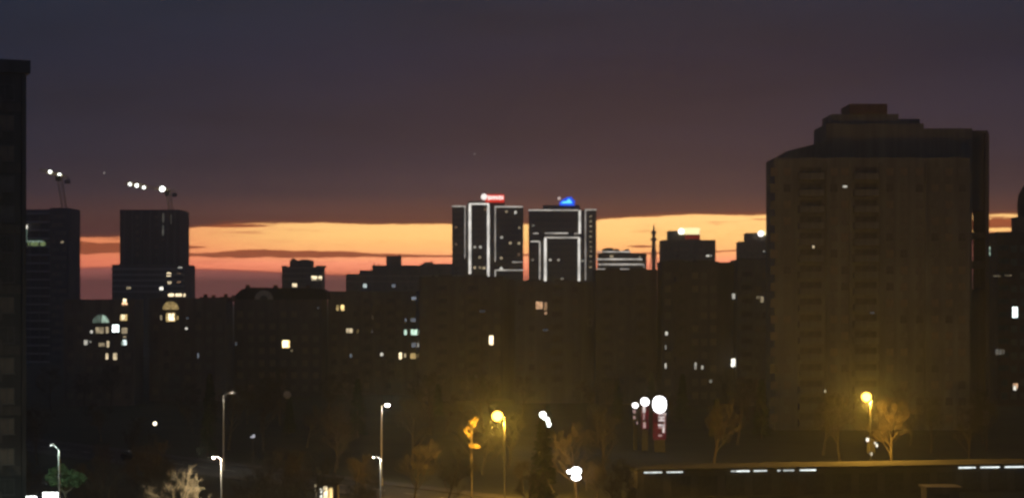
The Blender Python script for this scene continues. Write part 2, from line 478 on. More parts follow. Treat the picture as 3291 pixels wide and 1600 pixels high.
# ------------------------------------------------------------------ far skyline: twin towers with light lines
def led(B, x0, y0, x1, y1, wpx, mat, name='led_strip', yoff=-.35):
    a, c = B.loc(x0, y0), B.loc(x1, y1); k = B.d / FPX * wpx / 2
    m_ = MB()
    if abs(x1 - x0) < abs(y1 - y0):
        z0, z1 = sorted((a[1], c[1])); m_.box(a[0]-k, a[0]+k, yoff, -.05, z0, z1)
    else:
        xx0, xx1 = sorted((a[0], c[0])); m_.box(xx0, xx1, yoff, -.05, a[1]-k, a[1]+k)
    return m_.build(name, mat, B.root)
LED_HI = glow('led_bright', (1, .95, .86), 1.15, vary=.3, scale=.12)
LED_LO = glow('led_dim', (1, .90, .80), .48, vary=.3, scale=.2)
LED_MID = glow('led_middle', (1, .92, .82), .65, vary=.4, scale=.15)
def ribbons(B, x0, x1, z0, z1, step=3.3, y=-.04):
    z = z0; b_ = MB(); b_.box(x0, x1, y, .02, 0, 1.7)
    me = b_.mesh('window', M_GLASS)
    while z < z1 - 2: place(me, 'window', B.root, (0, 0, z)); z += step

TA = Building('office_tower', 'dark twin tower outlined in white lights with red lettered rooftop sign', 1453, 1682, 660, 1068, 24, wall=M_CLAD)
TA.body(*(0, TA.loc(1502, 0)[0]), h=ZW(661, 1068))
TA.body(TA.loc(1502,0)[0]+.01, TA.loc(1580,0)[0], h=ZW(653, 1068), y0=-2.0, y1=26, name='centre_bay')
TA.body(TA.loc(1580,0)[0]+.01, TA.w, h=ZW(662, 1068))
TA.block('plant_room', TA.loc(1504,0)[0], TA.loc(1622,0)[0], 5, 16, ZW(660,1068), ZW(645,1068))
for xa, xb, yy in ((1456, 1492, -.04), (1514, 1566, -2.04), (1595, 1679, -.04)):
    ribbons(TA, TA.loc(xa,0)[0], TA.loc(xb,0)[0], 6, ZW(668,1068), y=yy)
for l in ((1452,663,1497,663,3.5,LED_MID), (1494.5,664,1494.5,829,3.2,LED_LO), (1591.5,664,1591.5,840,3.5,LED_LO), (1591,664.5,1681,664.5,3.8,LED_MID),
          (1591,868,1682,868,4.0,LED_MID), (1591.5,870,1591.5,915,3.5,LED_MID), (1646,842,1680,842,3.2,LED_LO)):
    led(TA, *l)
for l in ((1510.5,657,1510.5,880,8,LED_HI), (1569.5,657,1569.5,905,7.5,LED_HI), (1508,656,1572,656,5,LED_HI)):
    led(TA, *l, yoff=-2.5)
for (x,y,c,s,dy) in ((1628,680,'W',.35,0),(1657,683,'N',.9,0),(1612,763,'N',.5,0),(1640,781,'W',.6,0),(1668,782,'W',.5,0),(1669,732,'W',.3,0),(1526,794,'N',.6,-2),(1544,794,'N',.6,-2),
                  (1542,827,'W',.4,-2),(1611,829,'W',.5,0),(1526,860,'W',.5,-2),(1543,860,'W',.3,-2),(1556,861,'W',.6,-2),(1611,862,'N',1.0,0),(1465,730,'P',.2,0),(1465,785,'P',.15,0),(1560,674,'P',.2,-2),(1668,818,'P',.15,0)):
    TA.light(x, y, 8, 8, c, s, y=dy)
# rooftop sign: round white emblem and a run of white-lit letters on a red glowing board
sg = MB(); x0, z0 = TA.loc(1560, 651); x1, z1 = TA.loc(1621, 625)
sg.box(x0, x1, -1.2, -.8, z0, z1)
sign = sg.build('rooftop_sign', glow('sign_red', (1, .04, .02), .9), TA.root)
em = MB(); ex, ez = TA.loc(1556, 633); em.prism([(ex + 1.75*math.cos(t), ez + 1.75*math.sin(t)) for t in frange(0, 2*math.pi*15/16, 16)], -1.6, -1.25)
em.build('emblem', glow('sign_emblem', (1, .9, .86), 1.6), sign)
LTR = glow('sign_letter', (1, .74, .68), 2.0)
for i in range(6):
    xa = 1568 + i * 8.6; hh = (7, 5.5, 6, 5.5, 6.5, 5.5)[i]
    p0 = TA.loc(xa, 636 + hh); p1 = TA.loc(xa + 6.4, 636 - hh)
    m_ = MB(); m_.box(p0[0], p1[0], -1.5, -1.25, p0[1], p1[1]); m_.build('letter', LTR, sign)
fr = MB()
for px_ in (1565, 1590, 1615): fr.box(TA.loc(px_,0)[0]-.15, TA.loc(px_,0)[0]+.15, -1.0, 5.5, ZW(660,1068), ZW(648,1068))
fr.build('sign_frame', M_DARKM, sign)

TB = Building('office_tower', 'dark twin tower with white light frames and blue peaked rooftop sign', 1700, 1917, 675, 1072, 24, wall=M_CLAD)
xr = TB.loc(1870, 0)[0]
TB.body(0, TB.loc(1868,0)[0], h=ZW(673,1072))
TB.body(TB.loc(1876,0)[0], TB.w, h=ZW(672,1072), y0=1.5, name='side_wall')
TB.block('recess_wall', TB.loc(1868,0)[0]+.01, TB.loc(1876,0)[0]-.01, 3, 22, -.5, ZW(676,1072))
TB.block('plant_room', TB.loc(1746,0)[0], TB.loc(1864,0)[0], 5, 16, ZW(676,1072), ZW(658,1072))
ribbons(TB, TB.loc(1704,0)[0], TB.loc(1856,0)[0], 6, ZW(680,1072))
for l in ((1698,675.5,1858,675.5,4,LED_MID), (1863,676,1863,751,7,LED_HI), (1881.5,674,1881.5,900,3.5,LED_LO), (1881,674,1917,674,4,LED_MID),
          (1713,750,1730,750,3.5,LED_LO), (1752,749.5,1826,749.5,4,LED_MID), (1845,751,1861,751,4,LED_LO), (1751,763.5,1864,763.5,4.5,LED_MID),
          (1752.5,765,1752.5,930,8,LED_HI), (1861,765,1861,915,7.5,LED_HI), (1706,776,1735,776,4,LED_MID), (1734.7,778,1734.7,910,4.5,LED_MID)):
    led(TB, *l)
for y in (695, 711, 727, 743, 760, 777, 793, 807, 823, 840, 858): TB.light(1899, y, 8, 6, 'W', .14 + .3 * (int(y) % 7) / 7, y=1.5)
for (x, y, s) in ((1768,835,.6),(1795,835,.45),(1807,897,.35),(1873,838,.3),(1714,725,.15),(1712,835,.15)): TB.light(x, y, 8, 7, 'N', s)
bs = MB(); A_ = lambda x, y: TB.loc(x, y)
bs.prism([A_(1798,661), A_(1846,661), A_(1847,646), A_(1835,633), A_(1824,634), A_(1808,642), A_(1799,649)], -1.2, -.8)
bsign = bs.build('rooftop_sign', glow('sign_blue', (.005, .10, 1), 1.3), TB.root)
m_ = MB(); m_.prism([A_(1804,654), A_(1839,654), A_(1836,648), A_(1828,638), A_(1822,646), A_(1806,649)], -1.5, -1.25); m_.build('peak_emblem', glow('sign_cyan', (.10, .55, 1), 2.4), bsign)
m_ = MB(); ex, ez = A_(1797, 638); m_.prism([(ex + .8*math.cos(t), ez + .8*math.sin(t)) for t in frange(0, 2*math.pi*11/12, 12)], -1.4, -1.0); m_.build('corner_lamp', glow('sign_pale', (1, .8, .75), .9), bsign)
fr = MB()
for px_ in (1806, 1836): fr.box(TB.loc(px_,0)[0]-.15, TB.loc(px_,0)[0]+.15, -1.0, 5.5, ZW(676,1072), ZW(652,1072))
fr.build('sign_frame', M_DARKM, bsign)

# low office slab with light lines
BC = Building('office_block', 'low office slab with horizontal white light lines beside twin towers', 1920, 2078, 813, 1100, 20, wall=M_CLAD)
BC.body()
b = MB(); random.seed(5)
x = BC.loc(1938,0)[0]
while x < BC.loc(2024,0)[0]:
    w = random.uniform(1, 2.6); b.box(x, x+w, 4, 8, BC.h-.8, BC.h + random.uniform(1.2, 3.2)); x += w * .93
b.build('rooftop_plant', M_DARKM, BC.root)
for l in ((1918,809,2025,809,4,LED_MID), (1918,833,2064,833,5,LED_MID), (1922,849.5,2070,849.5,5,LED_MID), (1918,865,1950,865,4.5,LED_LO), (1960,865,1983,865,4.5,LED_LO), (1990,865,2022,865,4.5,LED_LO), (2070,851,2070,866,2.5,LED_LO)): led(BC, *l)
BC.light(1966, 824, 12, 8, 'W', .5); BC.light(2056, 826, 5, 7, 'W', .3)
for z in (ZW(828,1100), ZW(843,1100), ZW(859,1100)):
    m_ = MB(); m_.box(BC.loc(1924,0)[0], BC.loc(2072,0)[0], -.04, .02, z, z+1.5); m_.build('window', M_GLASS, BC.root)

# television mast
d = 1500; c = P(2101, 900, d)
tv = thing('television_mast', 'slender television mast with two bulges against the orange sky', 'mast', (c.x, c.y, 0))
zz = lambda py: ZW(py, d)
b = MB(); b.lathe([(2.6,-.5),(1.7,zz(860)),(1.5,zz(790)),(1.4,zz(775))], 12); b.build('shaft', M_DARKM, tv)
b = MB(); b.lathe([(1.4,zz(775)),(2.5,zz(772)),(2.5,zz(767)),(1.3,zz(763))], 12); b.build('lower_pod', M_DARKM, tv)
b = MB(); b.lathe([(1.3,zz(763)),(1.3,zz(753)),(2.1,zz(750)),(2.1,zz(745)),(1.1,zz(742))], 12); b.build('upper_pod', M_DARKM, tv)
b = MB(); b.lathe([(1.1,zz(742)),(.7,zz(735)),(.35,zz(722)),(.0,zz(720))], 10); b.build('antenna', M_DARKM, tv)
b = MB()
for sg_ in (-1, 1):
    b = MB(); b.tube((sg_*8, 0, 0), (sg_*1.5, 0, zz(800)), .3, .3, 5); b.build('guy_strut', M_DARKM, tv)

# pair of stepped slabs with rooftop signs
def stepped(label, x0, x1, roof, bx0, bx1, broof, d, sx0, sx1, sy0, sy1, red):
    B = Building('stepped_block', label, x0, x1, roof, d, 16, wall=M_PANEL2, group=None)
    B.body()
    B.block('upper_storey', B.loc(bx0,0)[0], B.loc(bx1,0)[0], 1.5, 14, B.h - .7, ZW(broof, d))
    m_ = MB(); a, c_ = B.loc(sx0, sy1), B.loc(sx1, sy0); m_.box(a[0], c_[0], .2, .6, a[1], c_[1])
    s_ = m_.build('rooftop_sign', glow('sign_warm', (1, .86, .45), 1.6), B.root)
    m_ = MB(); ex, ez = B.loc(sx0 + 7, (sy0 + sy1) / 2 + 1); r = 9 * d / FPX
    m_.prism([(ex + r*math.cos(t), ez + r*math.sin(t)) for t in frange(0, 2*math.pi*15/16, 16)], -.3, .15); m_.build('emblem', glow('sign_white', (1, .97, .95), 4), s_)
    if red:
        m_ = MB(); a, c_ = B.loc(sx0 + 20, 768), B.loc(sx1, 754); m_.box(a[0], c_[0], .3, .7, a[1], c_[1]); m_.build('red_board', glow('sign_deep_red', (1, .03, .02), .14), s_)
    fr = MB()
    for f_ in (.15, .85):
        xx = B.loc(sx0 + (sx1 - sx0) * f_, 0)[0]; fr.box(xx-.15, xx+.15, .75, 1.4, B.h-1, ZW(sy0+3, d))
    fr.build('sign_frame', M_DARKM, s_)
    B.grid(frange(2, B.w-2, 10), storeys(B.h), 1.5, 1.4)
    return B
BD = stepped('stepped dark slab with white emblem and red board on its roof', 2119, 2300, 771, 2151, 2251, 741, 900, 2182, 2249, 732, 753, True)
BD.light(2275, 822, 10, 6, 'N', .8); BD.light(2286, 821, 6, 5, 'N', .5)
BE = stepped('stepped dark slab partly hidden behind the tall right tower', 2366, 2560, 776, 2402, 2470, 748, 920, 2438, 2466, 743, 756, False)
BE.light(2455, 808, 4, 5, 'N', .35)

# distant blocks left of the twin towers
B1 = Building('stepped_block', 'small stepped block with crenellated roof and three lit windows on skyline', 906, 1044, 858, 850, 14, wall=M_PANEL)
B1.body(parapet=.5)
B1.block('upper_storey', B1.loc(930,0)[0], B1.loc(1000,0)[0], 1, 12, B1.h-.5, ZW(836,850))
for (xa, xb, y) in ((905,922,854),(936,947,831),(965,990,833),(1014,1045,853)):
    B1.block('parapet_block', B1.loc(xa,0)[0], B1.loc(xb,0)[0], .5, 6, ZW(860,850) if y > 840 else ZW(838,850), ZW(y,850))
B1.light(1010,893,17,13,'W',2.2); B1.light(1029,893,12,12,'W',1.6); B1.light(947,916,15,11,'W',1.5)
B1.grid(frange(1.5, B1.w-1.5, 7), storeys(B1.h), 1.4, 1.3)
for py in (862, 880, 898): B1.block('floor_band', -.1, B1.w+.1, -.25, -.003, ZW(py,850), ZW(py,850)+.4, M_ARCH)
B2 = Building('stepped_slab', 'long stepped slab with rooftop aerials left of the twin towers', 1112, 1480, 880, 880, 16, wall=M_PANEL)
B2.body(parapet=.4)
for (xa, xb, y, dz) in ((1155,1262,868,0),(1195,1240,852,1),(1240,1286,822,2),(1287,1350,852,1),(1352,1452,847,1),(1362,1390,842,2)):
    B2.block('upper_storey', B2.loc(xa,0)[0], B2.loc(xb,0)[0], 1+dz*.5, 12-dz*.4, B2.h-.4, ZW(y,880))
b = MB()
for px_, yt, yb in ((1282,814,822),(1245,818,822),(1200,842,852),(1384,837,842),(1215,846,852)):
    x = B2.loc(px_,0)[0]; b = MB(); b.tube((x, 5, ZW(yb+1,880)), (x, 5, ZW(yt,880)), .25, .15, 5); b.build('aerial', M_DARKM, B2.root)
B2.light(1173,918,11,12,'C',1.0); B2.light(1265,918,12,10,'B',.22)
B2.grid(frange(2, B2.w-2, 18), storeys(B2.h), 1.4, 1.3)
for py in (888, 906): B2.block('floor_band', -.1, B2.w+.1, -.25, -.003, ZW(py,880), ZW(py,880)+.4, M_ARCH)

# towers under construction, with cranes
L1 = Building('unfinished_tower', 'unfinished concrete tower with one glowing green floor by left edge', 62, 258, 668, 720, 20, wall=M_RAW)
xs = L1.loc(160,0)[0]
L1.body(xs+.01, L1.w, name='wall', mat=M_PANEL3, parapet=.5)
nfl = 0; z = 0
fl = MB(); fl.box(0, xs-.02, -.8, 18, 0, .5)
M_SLAB = surf('pale_slab', (.62,.62,.60), (.5,.5,.48), .6)
fme = fl.mesh('floor_slab', M_SLAB)
while z < L1.h - 1:
    place(fme, 'floor_slab', L1.root, (0, 0, z)); z += 3.1; nfl += 1
L1.block('core_wall', .6, xs-.6, 4, 14, -.3, L1.h-.4, M_PANEL3)
cl = MB(); cl.box(-.2, .2, -.2, .2, 0, L1.h - .5); cme = cl.mesh('column', M_RAW)
for fx in frange(.5, xs-.5, 4): place(cme, 'column', L1.root, (fx, .2, 0))
L1.light(110, 786, 56, 17, 'G', .22, frame=False, y=3.9).name = 'lit_floor'
MATS['lit_G_022'].node_tree.nodes['Emission'].inputs[0].default_value = (.75, 1, .42, 1)
L1.light(112, 776, 62, 3.5, 'G', .4, frame=False, y=-.85)
L1.light(84, 730, 12, 12, 'N', 1.6, frame=False, y=-.85); L1.light(200, 778, 9, 6, 'W', .35); L1.light(88, 756, 2, 40, 'G', .2, frame=False, y=-.85)
L1.grid(frange(xs+1.5, L1.w-1.5, 4), storeys(L1.h, step=3.1), 1.5, 1.5)

L2 = Building('unfinished_tower', 'tall unfinished tower with wider lower storeys and lit windows below the crane', 385, 608, 674, 800, 22, wall=M_PANEL3)
L2.body(parapet=.6)
wl, wr = L2.loc(365,0)[0], XW(627, 825) - L2.c.x
L2.body(wl, wr, h=ZW(850,800), y0=-3, y1=25, name='lower_wall', mat=M_PANEL)
for i, px_ in enumerate((402, 428, 455, 484, 512, 538, 562)):
    L2.block('pilaster', L2.loc(px_,0)[0]-.35, L2.loc(px_,0)[0]+.35, -.5, -.003, ZW(850,800), L2.h-.3, M_RAW)
for py in (868, 886, 904, 922, 940): L2.block('floor_band', wl-.2, wr+.2, -3.5, -3.003, ZW(py,800), ZW(py,800)+.8, M_SLAB)
L2.light(524, 740, 5, 34, 'N', .10, frame=False); L2.light(525, 700, 6, 30, 'N', .07, frame=False); L2.light(550, 705, 3, 30, 'N', .05, frame=False)
for (x,y,w,h,c,s) in ((547,882,13,12,'W',2.6),(549,905,11,14,'W',1.2),(583,862,13,8,'N',.7),(580,882,14,7,'P',.35),(579,905,12,9,'P',.25),(523,925,11,13,'N',2.2),(418,925,14,7,'W',.4),(554,948,18,9,'W',2.0),(578,948,20,9,'W',2.4),(597,948,6,10,'W',1.8)):
    L2.light(x, y, w, h, c, s, y=-3.0)
L2.grid(frange(2, L2.w-2, 9), storeys(L2.h, step=3.1), 1.4, 1.5, skip=lambda x, z: z < ZW(846,800) or any(abs(x - L2.loc(p,0)[0]) < 1.2 for p in (402,428,455,484,512,538,562)))

def lattice(mb, a, b_, w, n, r=.07):
    a, b_ = Vector(a), Vector(b_); d_ = (b_ - a).normalized()
    u = d_.cross(Vector((0,1,0))).normalized() if abs(d_.y) < .9 else Vector((1,0,0)); v = d_.cross(u)
    cs = [u*w/2+v*w/2, u*w/2-v*w/2, -u*w/2-v*w/2, -u*w/2+v*w/2]
    for c_ in cs: mb.tube(a+c_, b_+c_, r, r, 4)
    for i in range(n):
        p, q = a.lerp(b_, i/n), a.lerp(b_, (i+1)/n)
        for j in range(4): mb.tube(p+cs[j], q+cs[(j+1) % 4], r*.7, r*.7, 3)
def crane(label, d, mx, mtop, j0, j1, lamps, base):
    c_ = P(mx, 0, d); R_ = thing('tower_crane', label, 'crane', (c_.x, d + 12, base))
    dd = d + 12
    q = lambda px, py: (XW(px, dd) - c_.x, 0, ZW(py, dd) - base)
    m_ = MB(); lattice(m_, (0,0,0), q(mx, mtop), 1.6, 12, .09); m = m_.build('mast', M_CRANE, R_)
    m.location.x = XW(mx, dd) - c_.x if False else 0
    m_ = MB(); lattice(m_, q(*j0), q(*j1), 1.1, 26, .07); jib = m_.build('jib', M_CRANE, R_)
    t = q(mx, mtop); 
    m_ = MB(); m_.box(t[0]-.9, t[0]+.9, -2.2, -.9, t[2]-2.6, t[2]-.4); m_.build('cab', M_CRANE, R_)
    m_ = MB(); e = q(*j1); m_.box(e[0]-1.6, e[0]+.4, -.6, .6, e[2]-2.2, e[2]-.7); m_.build('counterweight', M_RAW, R_)
    for (px_, py_, r, s) in lamps:
        m_ = MB(); l = q(px_, py_); rr = r * dd / FPX
        m_.lathe([(0,-rr),(rr*.7,-rr*.7),(rr,0),(rr*.7,rr*.7),(0,rr)], 10, (l[0], -1.0, l[2]))
        m_.build('floodlight', glow('flood_%d' % int(s*10), (.95,1,.92), s), R_)
crane('tower crane carrying two floodlights above the unfinished tower by left edge', 720, 190, 561, (128,546), (222,572), ((163,553,5.5,6),(193,563,5.5,6)), 53)
crane('tower crane with row of four floodlights above the tall unfinished tower', 800, 540, 611, (398,588), (566,616), ((419,593,5,6),(441,597,6,6),(464,603,5,6),(523,608,9,7)), 55)

# ------------------------------------------------------------------ middle distance: apartment blocks
def arch_part(B, px, py, r_px, c, s, frame_mat=None, split=0):
    """semicircular attic window: pane, glazing bars and moulding"""
    x, z = B.loc(px, py); r = r_px * B.d / FPX
    m_ = MB(); m_.prism([(x + r*math.cos(t), z + r*math.sin(t)) for t in frange(0, math.pi, 15)], -.25, -.05)
    o = m_.build('arched_window', wglow(c, s), B.root)
    m_ = MB(); n = 14
    for i in range(n):
        t0, t1 = math.pi*i/n, math.pi*(i+1)/n
        for (ra, rb) in ((r, r*1.09),):
            m_.prism([(x+ra*math.cos(t0), z+ra*math.sin(t0)), (x+rb*math.cos(t0), z+rb*math.sin(t0)), (x+rb*math.cos(t1), z+rb*math.sin(t1)), (x+ra*math.cos(t1), z+ra*math.sin(t1))], -.4, -.003)
    for t in frange(math.pi*.25, math.pi*.75, 3): m_.tube((x, -.28, z), (x+r*math.cos(t), -.28, z+r*math.sin(t)), .05, .05, 4)
    m_.build('moulding', M_ARCH, o)
    B.lit.append((x, z + r/2, 2*r, r))
    return o

W1 = Building('apartment_house', 'dark apartment house with green-lit arched attic window and many lit flats', 205, 468, 962, 430, 13, rz=.04, wall=M_PANEL2)
W1.body()
arch_part(W1, 325, 1037, 27, 'G', .10)
x, z = W1.loc(325, 1037)
m_ = MB(); m_.prism([(x + .1, z+.02)] + [(x + 1.78*math.cos(t), z + 1.78*math.sin(t)) for t in frange(0.02, math.pi*.45, 7)], -.32, -.27); m_.build('bright_pane', wglow('G', .45), W1.root)
arch_part(W1, 401, 978, 9, 'P', 2.2)
for (x,y,w,h,c,s) in ((401,968,10,16,'W',2.0),(398,1020,22,20,'Y',.8),(396,1019,12,16,'W',1.8),(321,1061,26,20,'W',.35),(345,1060,9,20,'W',.45),(372,1055,20,22,'C',5.0),(400,1062,18,18,'W',.4),(294,1066,8,9,'N',.8),
                      (276,1100,12,16,'N',.5),(290,1098,7,6,'N',.3),(327,1107,20,12,'W',.3),(347,1105,8,20,'W',.8),(401,1100,12,16,'C',1.6),(393,1102,6,14,'G',.35),(401,1082,10,6,'W',.3),(344,1144,8,19,'W',1.0),(370,1145,12,22,'W',.7)):
    W1.light(x, y, w, h, c, s, y=0 if (x, y) != (396,1019) else -.06)
W1.grid(frange(1.5, W1.w-1.5, 7), [z for z in storeys(W1.h)], 1.4, 1.5)
W2 = Building('apartment_house', 'dark apartment house with yellow-lit arched attic window over lit flat', 480, 752, 958, 450, 13, rz=.02, wall=M_PANEL2)
W2.body()
arch_part(W2, 549, 994, 26, 'Y', .38)
for (x,y,w,h,c,s) in ((549,1019,30,28,'Y',.55),(551,1018,18,22,'W',2.6),(518,1020,6,16,'W',.3),(571,1021,5,14,'Y',.35),(599,1055,8,7,'N',.9),(637,1142,4,16,'B',.25),(602,1022,8,6,'B',.1)):
    W2.light(x, y, w, h, c, s, y=0 if w != 18 else -.06)
W2.grid(frange(1.5, W2.w-1.5, 7), storeys(W2.h), 1.4, 1.5)
b = MB(); random.seed(8)
for i in range(9):
    px_ = 640 + i*13; x = W2.loc(px_,0)[0]; b = MB(); b.box(x-.3, x+.5, 3, 4, W2.h-.8, W2.h + random.uniform(.1, 1.0)); b.build('chimney', M_BRICKW, W2.root)
W3 = Building('apartment_house', 'dark apartment house with round-shouldered roof and pale unlit arched window', 752, 1052, 927, 470, 14, wall=M_PANEL3)
W3.body(h=ZW(962,470), parapet=0)
pts = [W3.loc(x, y) for x, y in ((752,962),(1050,962),(1048,938),(1030,928),(990,926),(930,926),(850,924),(800,923),(775,930),(758,945))]
m_ = MB(); m_.prism(pts, .3, 11); m_.build('mansard_roof', M_ROOF, W3.root)
x, z = W3.loc(848, 962); 
m_ = MB(); r = 2.25; m_.prism([(x + r*math.cos(t), z + r*math.sin(t)) for t in frange(0, math.pi, 15)], -.3, .28); o = m_.build('arched_gable', surf('pale_gable', (.75,.73,.62), (.6,.58,.5), .8), W3.root)
m_ = MB(); r = 1.0; m_.prism([(x + r*math.cos(t), z + .02 + r*math.sin(t)) for t in frange(0, math.pi, 11)], -.36, -.303); m_.build('window', M_GLASS, o)
for (x,y,w,h,c,s) in ((919,1105,24,24,'Y',2.2),(917,1104,14,20,'W',5),(938,1126,6,7,'W',.2),(1023,989,5,6,'B',.1),(759,1104,5,12,'B',.1),(725,1155,6,8,'N',.35)):
    W3.light(x, y, w, h, c, s, y=0 if w != 14 else -.06)
W3.grid(frange(1.5, W3.w-1.5, 8), storeys(ZW(962,470)), 1.4, 1.5)
x, z = W3.loc(923, 1268)
for px_ in (790, 880, 985):
    x, z = W3.loc(px_, 927); m_ = MB(); m_.box(x-.5, x+.5, 3, 4, z-1, z+.9); m_.build('chimney', M_BRICKW, W3.root)
W4 = Building('apartment_block', 'dark apartment block with column of greenish lit kitchen windows', 1054, 1346, 936, 480, 13, rz=-.03, wall=M_PANEL2)
W4.body()
for (x,y,w,h,c,s) in ((1085,989,8,18,'Y',.45),(1101,989,11,18,'Y',1.5),(1123,1062,20,14,'W',.7),(1150,1064,4,14,'Y',.15),(1330,958,14,9,'B',.4),(1304,1028,5,12,'B',.15),(1328,1028,16,12,'B',.15),(1303,1067,9,17,'G',1.0),(1331,1067,20,18,'G',1.2),
                      (1347,1067,4,14,'G',.2),(1330,1108,14,15,'B',.14),(1344,1108,4,14,'N',.4),(1287,1143,9,20,'W',1.9),(1302,1141,5,12,'W',.7),(1328,1143,17,17,'Y',.65),(1343,1143,4,12,'Y',.15),(1227,1138,9,10,'N',.8),(1195,1020,6,10,'B',.08),(1188,985,8,6,'B',.1),(1195,1064,7,8,'B',.1),(1128,1142,8,12,'B',.12)):
    W4.light(x, y, w, h, c, s)
W4.grid(frange(1.6, W4.w-1.6, 8), storeys(W4.h), 1.4, 1.5)
W4.balcony([W4.loc(1180,0)[0], W4.loc(1255,0)[0]], [z-.6 for z in storeys(W4.h)][1:], 2.6)

def panel_block(label, x0, x1, roof, d, rz, wall, lights, ncol, bal=(), recess=None):
    B = Building('apartment_block', label, x0, x1, roof, d, 13, rz, wall)
    B.body()
    if recess:
        a, c_ = B.loc(recess[0],0)[0], B.loc(recess[1],0)[0]
        a, c_ = max(a, B.w + .01), c_
        B.block('recessed_stairwell', a, c_, 2.5, 11, -.5, ZW(recess[2], d))
    for l in lights: B.light(*l)
    bx = [B.loc(p,0)[0] for p in bal]
    zs = storeys(B.h)
    B.grid([x for x in frange(1.4, B.w-1.4, ncol) if all(abs(x-q) > 2.3 for q in bx)], zs, 1.4, 1.5)
    if bx: B.balcony(bx, [z-.6 for z in zs][1:], 3.0)
    # lift machine rooms and aerials on the roof
    for f_ in (.3, .72):
        B.block('lift_house', B.w*f_-1.6, B.w*f_+1.6, 4, 8, B.h-.7, B.h+.35, M_PANEL3)
    rr_ = random.Random(int(x0))
    for i in range(5):
        x = rr_.uniform(1, B.w-1); B.block('roof_vent', x-.35, x+.35, 2.5, 3.2, B.h-.62, B.h+rr_.uniform(.05, .4), M_PANEL3)
    for i in range(3):
        x = rr_.uniform(1, B.w-1); m_ = MB(); hh = rr_.uniform(1.2, 2.4)
        m_.tube((x, 5, B.h-.6), (x, 5, B.h+hh), .05, .03, 5); m_.tube((x-.5, 5, B.h+hh*.8), (x+.5, 5, B.h+hh*.8), .03, .03, 4); m_.build('aerial', M_DARKM, B.root)
    return B
N1 = panel_block('panel apartment block with single tall lit window below left twin tower', 1347, 1618, 888, 450, 0, M_PANEL2,
    ((1579,1093,13,30,'W',2.6),(1530,1208,5,12,'W',.15),(1515,1260,14,4,'N',.12),(1550,1000,18,6,'B',.05)), 7, (1420, 1520), (1618, 1654, 897))
N2 = panel_block('panel apartment block with peach-lit window below right twin tower', 1655, 1868, 903, 440, 0, M_PANEL,
    ((1733,981,21,24,'P',.75),(1753,984,10,26,'P',.28),(1754,1006,8,7,'P',.6),(1807,897.5,0.1,0.1,'N',.01),(1753,1060,16,6,'B',.06)), 6, (1790,), (1868, 1912, 905))
N3 = panel_block('panel apartment block with one outlined grey window beside it right of peach-lit window', 1906, 2112, 866, 436, 0, M_PANEL2, (), 6, (1950, 2060))
N3b = panel_block('panel apartment block with vertical row of stairwell lights', 2112.5, 2312, 840, 432, 0, M_PANEL3,
    ((2142,1071,9,12,'N',.5),(2139,1115,4,14,'N',.3),(2139,1175,5,17,'N',.7),(2235,1175,7,22,'N',.45),(2257,1180,6,12,'N',.45),(2284,1224,9,9,'N',.2)), 6, (2190,), (2312, 2362, 842))
N4 = panel_block('panel apartment block with bright narrow window left of the tall tower', 2347, 2480, 834, 430, 0, M_PANEL,
    ((2342+14,1165,13,26,'N',2.0),(2357,952,10,18,'N',.45),(2449,962,10,20,'W',.25),(2436,955,12,8,'W',.15)), 4, (2400,))
# outlined grey window in the recess beside it
x, z = N2.loc(1897, 1037)
m_ = MB(); 
for (a, b_, c_, d_) in ((-.55,-.42,-.8,.8),(.42,.55,-.8,.8),(-.42,.42,.67,.8),(-.42,.42,-.8,-.67)): m_.box(x+a, x+b_, 2.35, 2.495, z+c_, z+d_)
m_.build('window_surround', M_DISH, N2.root)

# ------------------------------------------------------------------ tall tower on the right
T = Building('apartment_tower', 'massive dark stepped apartment tower dominating the right side', 2462, 3117, 507, 350, 12, wall=M_TOWER)
T.body(parapet=.9)
DR = 364
lx = lambda px: XW(px, DR) - T.c.x
m_ = MB(); m_.prism([(lx(2524),30),(lx(2650),30),(lx(2650),ZW(456,DR)),(lx(2524),ZW(489,DR))], 12.01, 26); m_.build('sloping_roof_block', T.wall, T.root)
T.block('rear_block', lx(2650)+.01, lx(2962), 12.02, 27, 20, ZW(400,DR))
T.block('rear_block', lx(2962)+.01, lx(3117), 12.03, 27, 20, ZW(416,DR))
T.block('roof_house', lx(2672), lx(2888), 14, 25, ZW(400,DR), ZW(367,DR))
T.block('roof_house', lx(2888)+.01, lx(2960), 15, 25, ZW(400,DR), ZW(381,DR))
T.block('lift_house', lx(2729), lx(2850), 13.5, 23, ZW(367,DR), ZW(335,DR), M_BRICKW)
b = MB()
for px_, y in ((2668,372),(3080,410),(3100,408),(2530,484)): 
    b = MB(); b.tube((lx(px_),18,ZW(y+40,DR)), (lx(px_),18,ZW(y-6,DR)), .08, .05, 5); b.build('aerial', M_DARKM, T.root)
# narrow wing joined by landings, with a slit of sky between
T.block('stair_wing', XW(3138, 374) - T.c.x, lx(3167), 14, 24, -.5, ZW(427,DR), M_PANEL2)
for (ya, yb) in ((418,676),(746,768),(838,862),(928,1700)):
    T.block('landing', T.loc(3117,0)[0]+.2, XW(3138, 374) - T.c.x - .01, 15, 22, max(ZW(yb,DR), -.4), ZW(ya,DR), M_PANEL2)
T.light(2614,784,7,27,'W',.55); T.light(2715,600,13,7,'N',.8); T.light(2797,1093,16,4,'N',.5); T.light(2803,1005,14,3,'B',.12); T.light(2650,1256,7,8,'W',.7)
zs = storeys(T.h)
for px0, w in ((2605,4.6),(2782,4.6)): T.balcony([T.loc(px0,0)[0]], [z-.6 for z in zs], w, dep=1.3)
T.grid([T.loc(p,0)[0] for p in (2488, 2530, 2680, 2715, 2860, 2905, 2955, 3005, 3050, 3092)], zs, 1.4, 1.5)
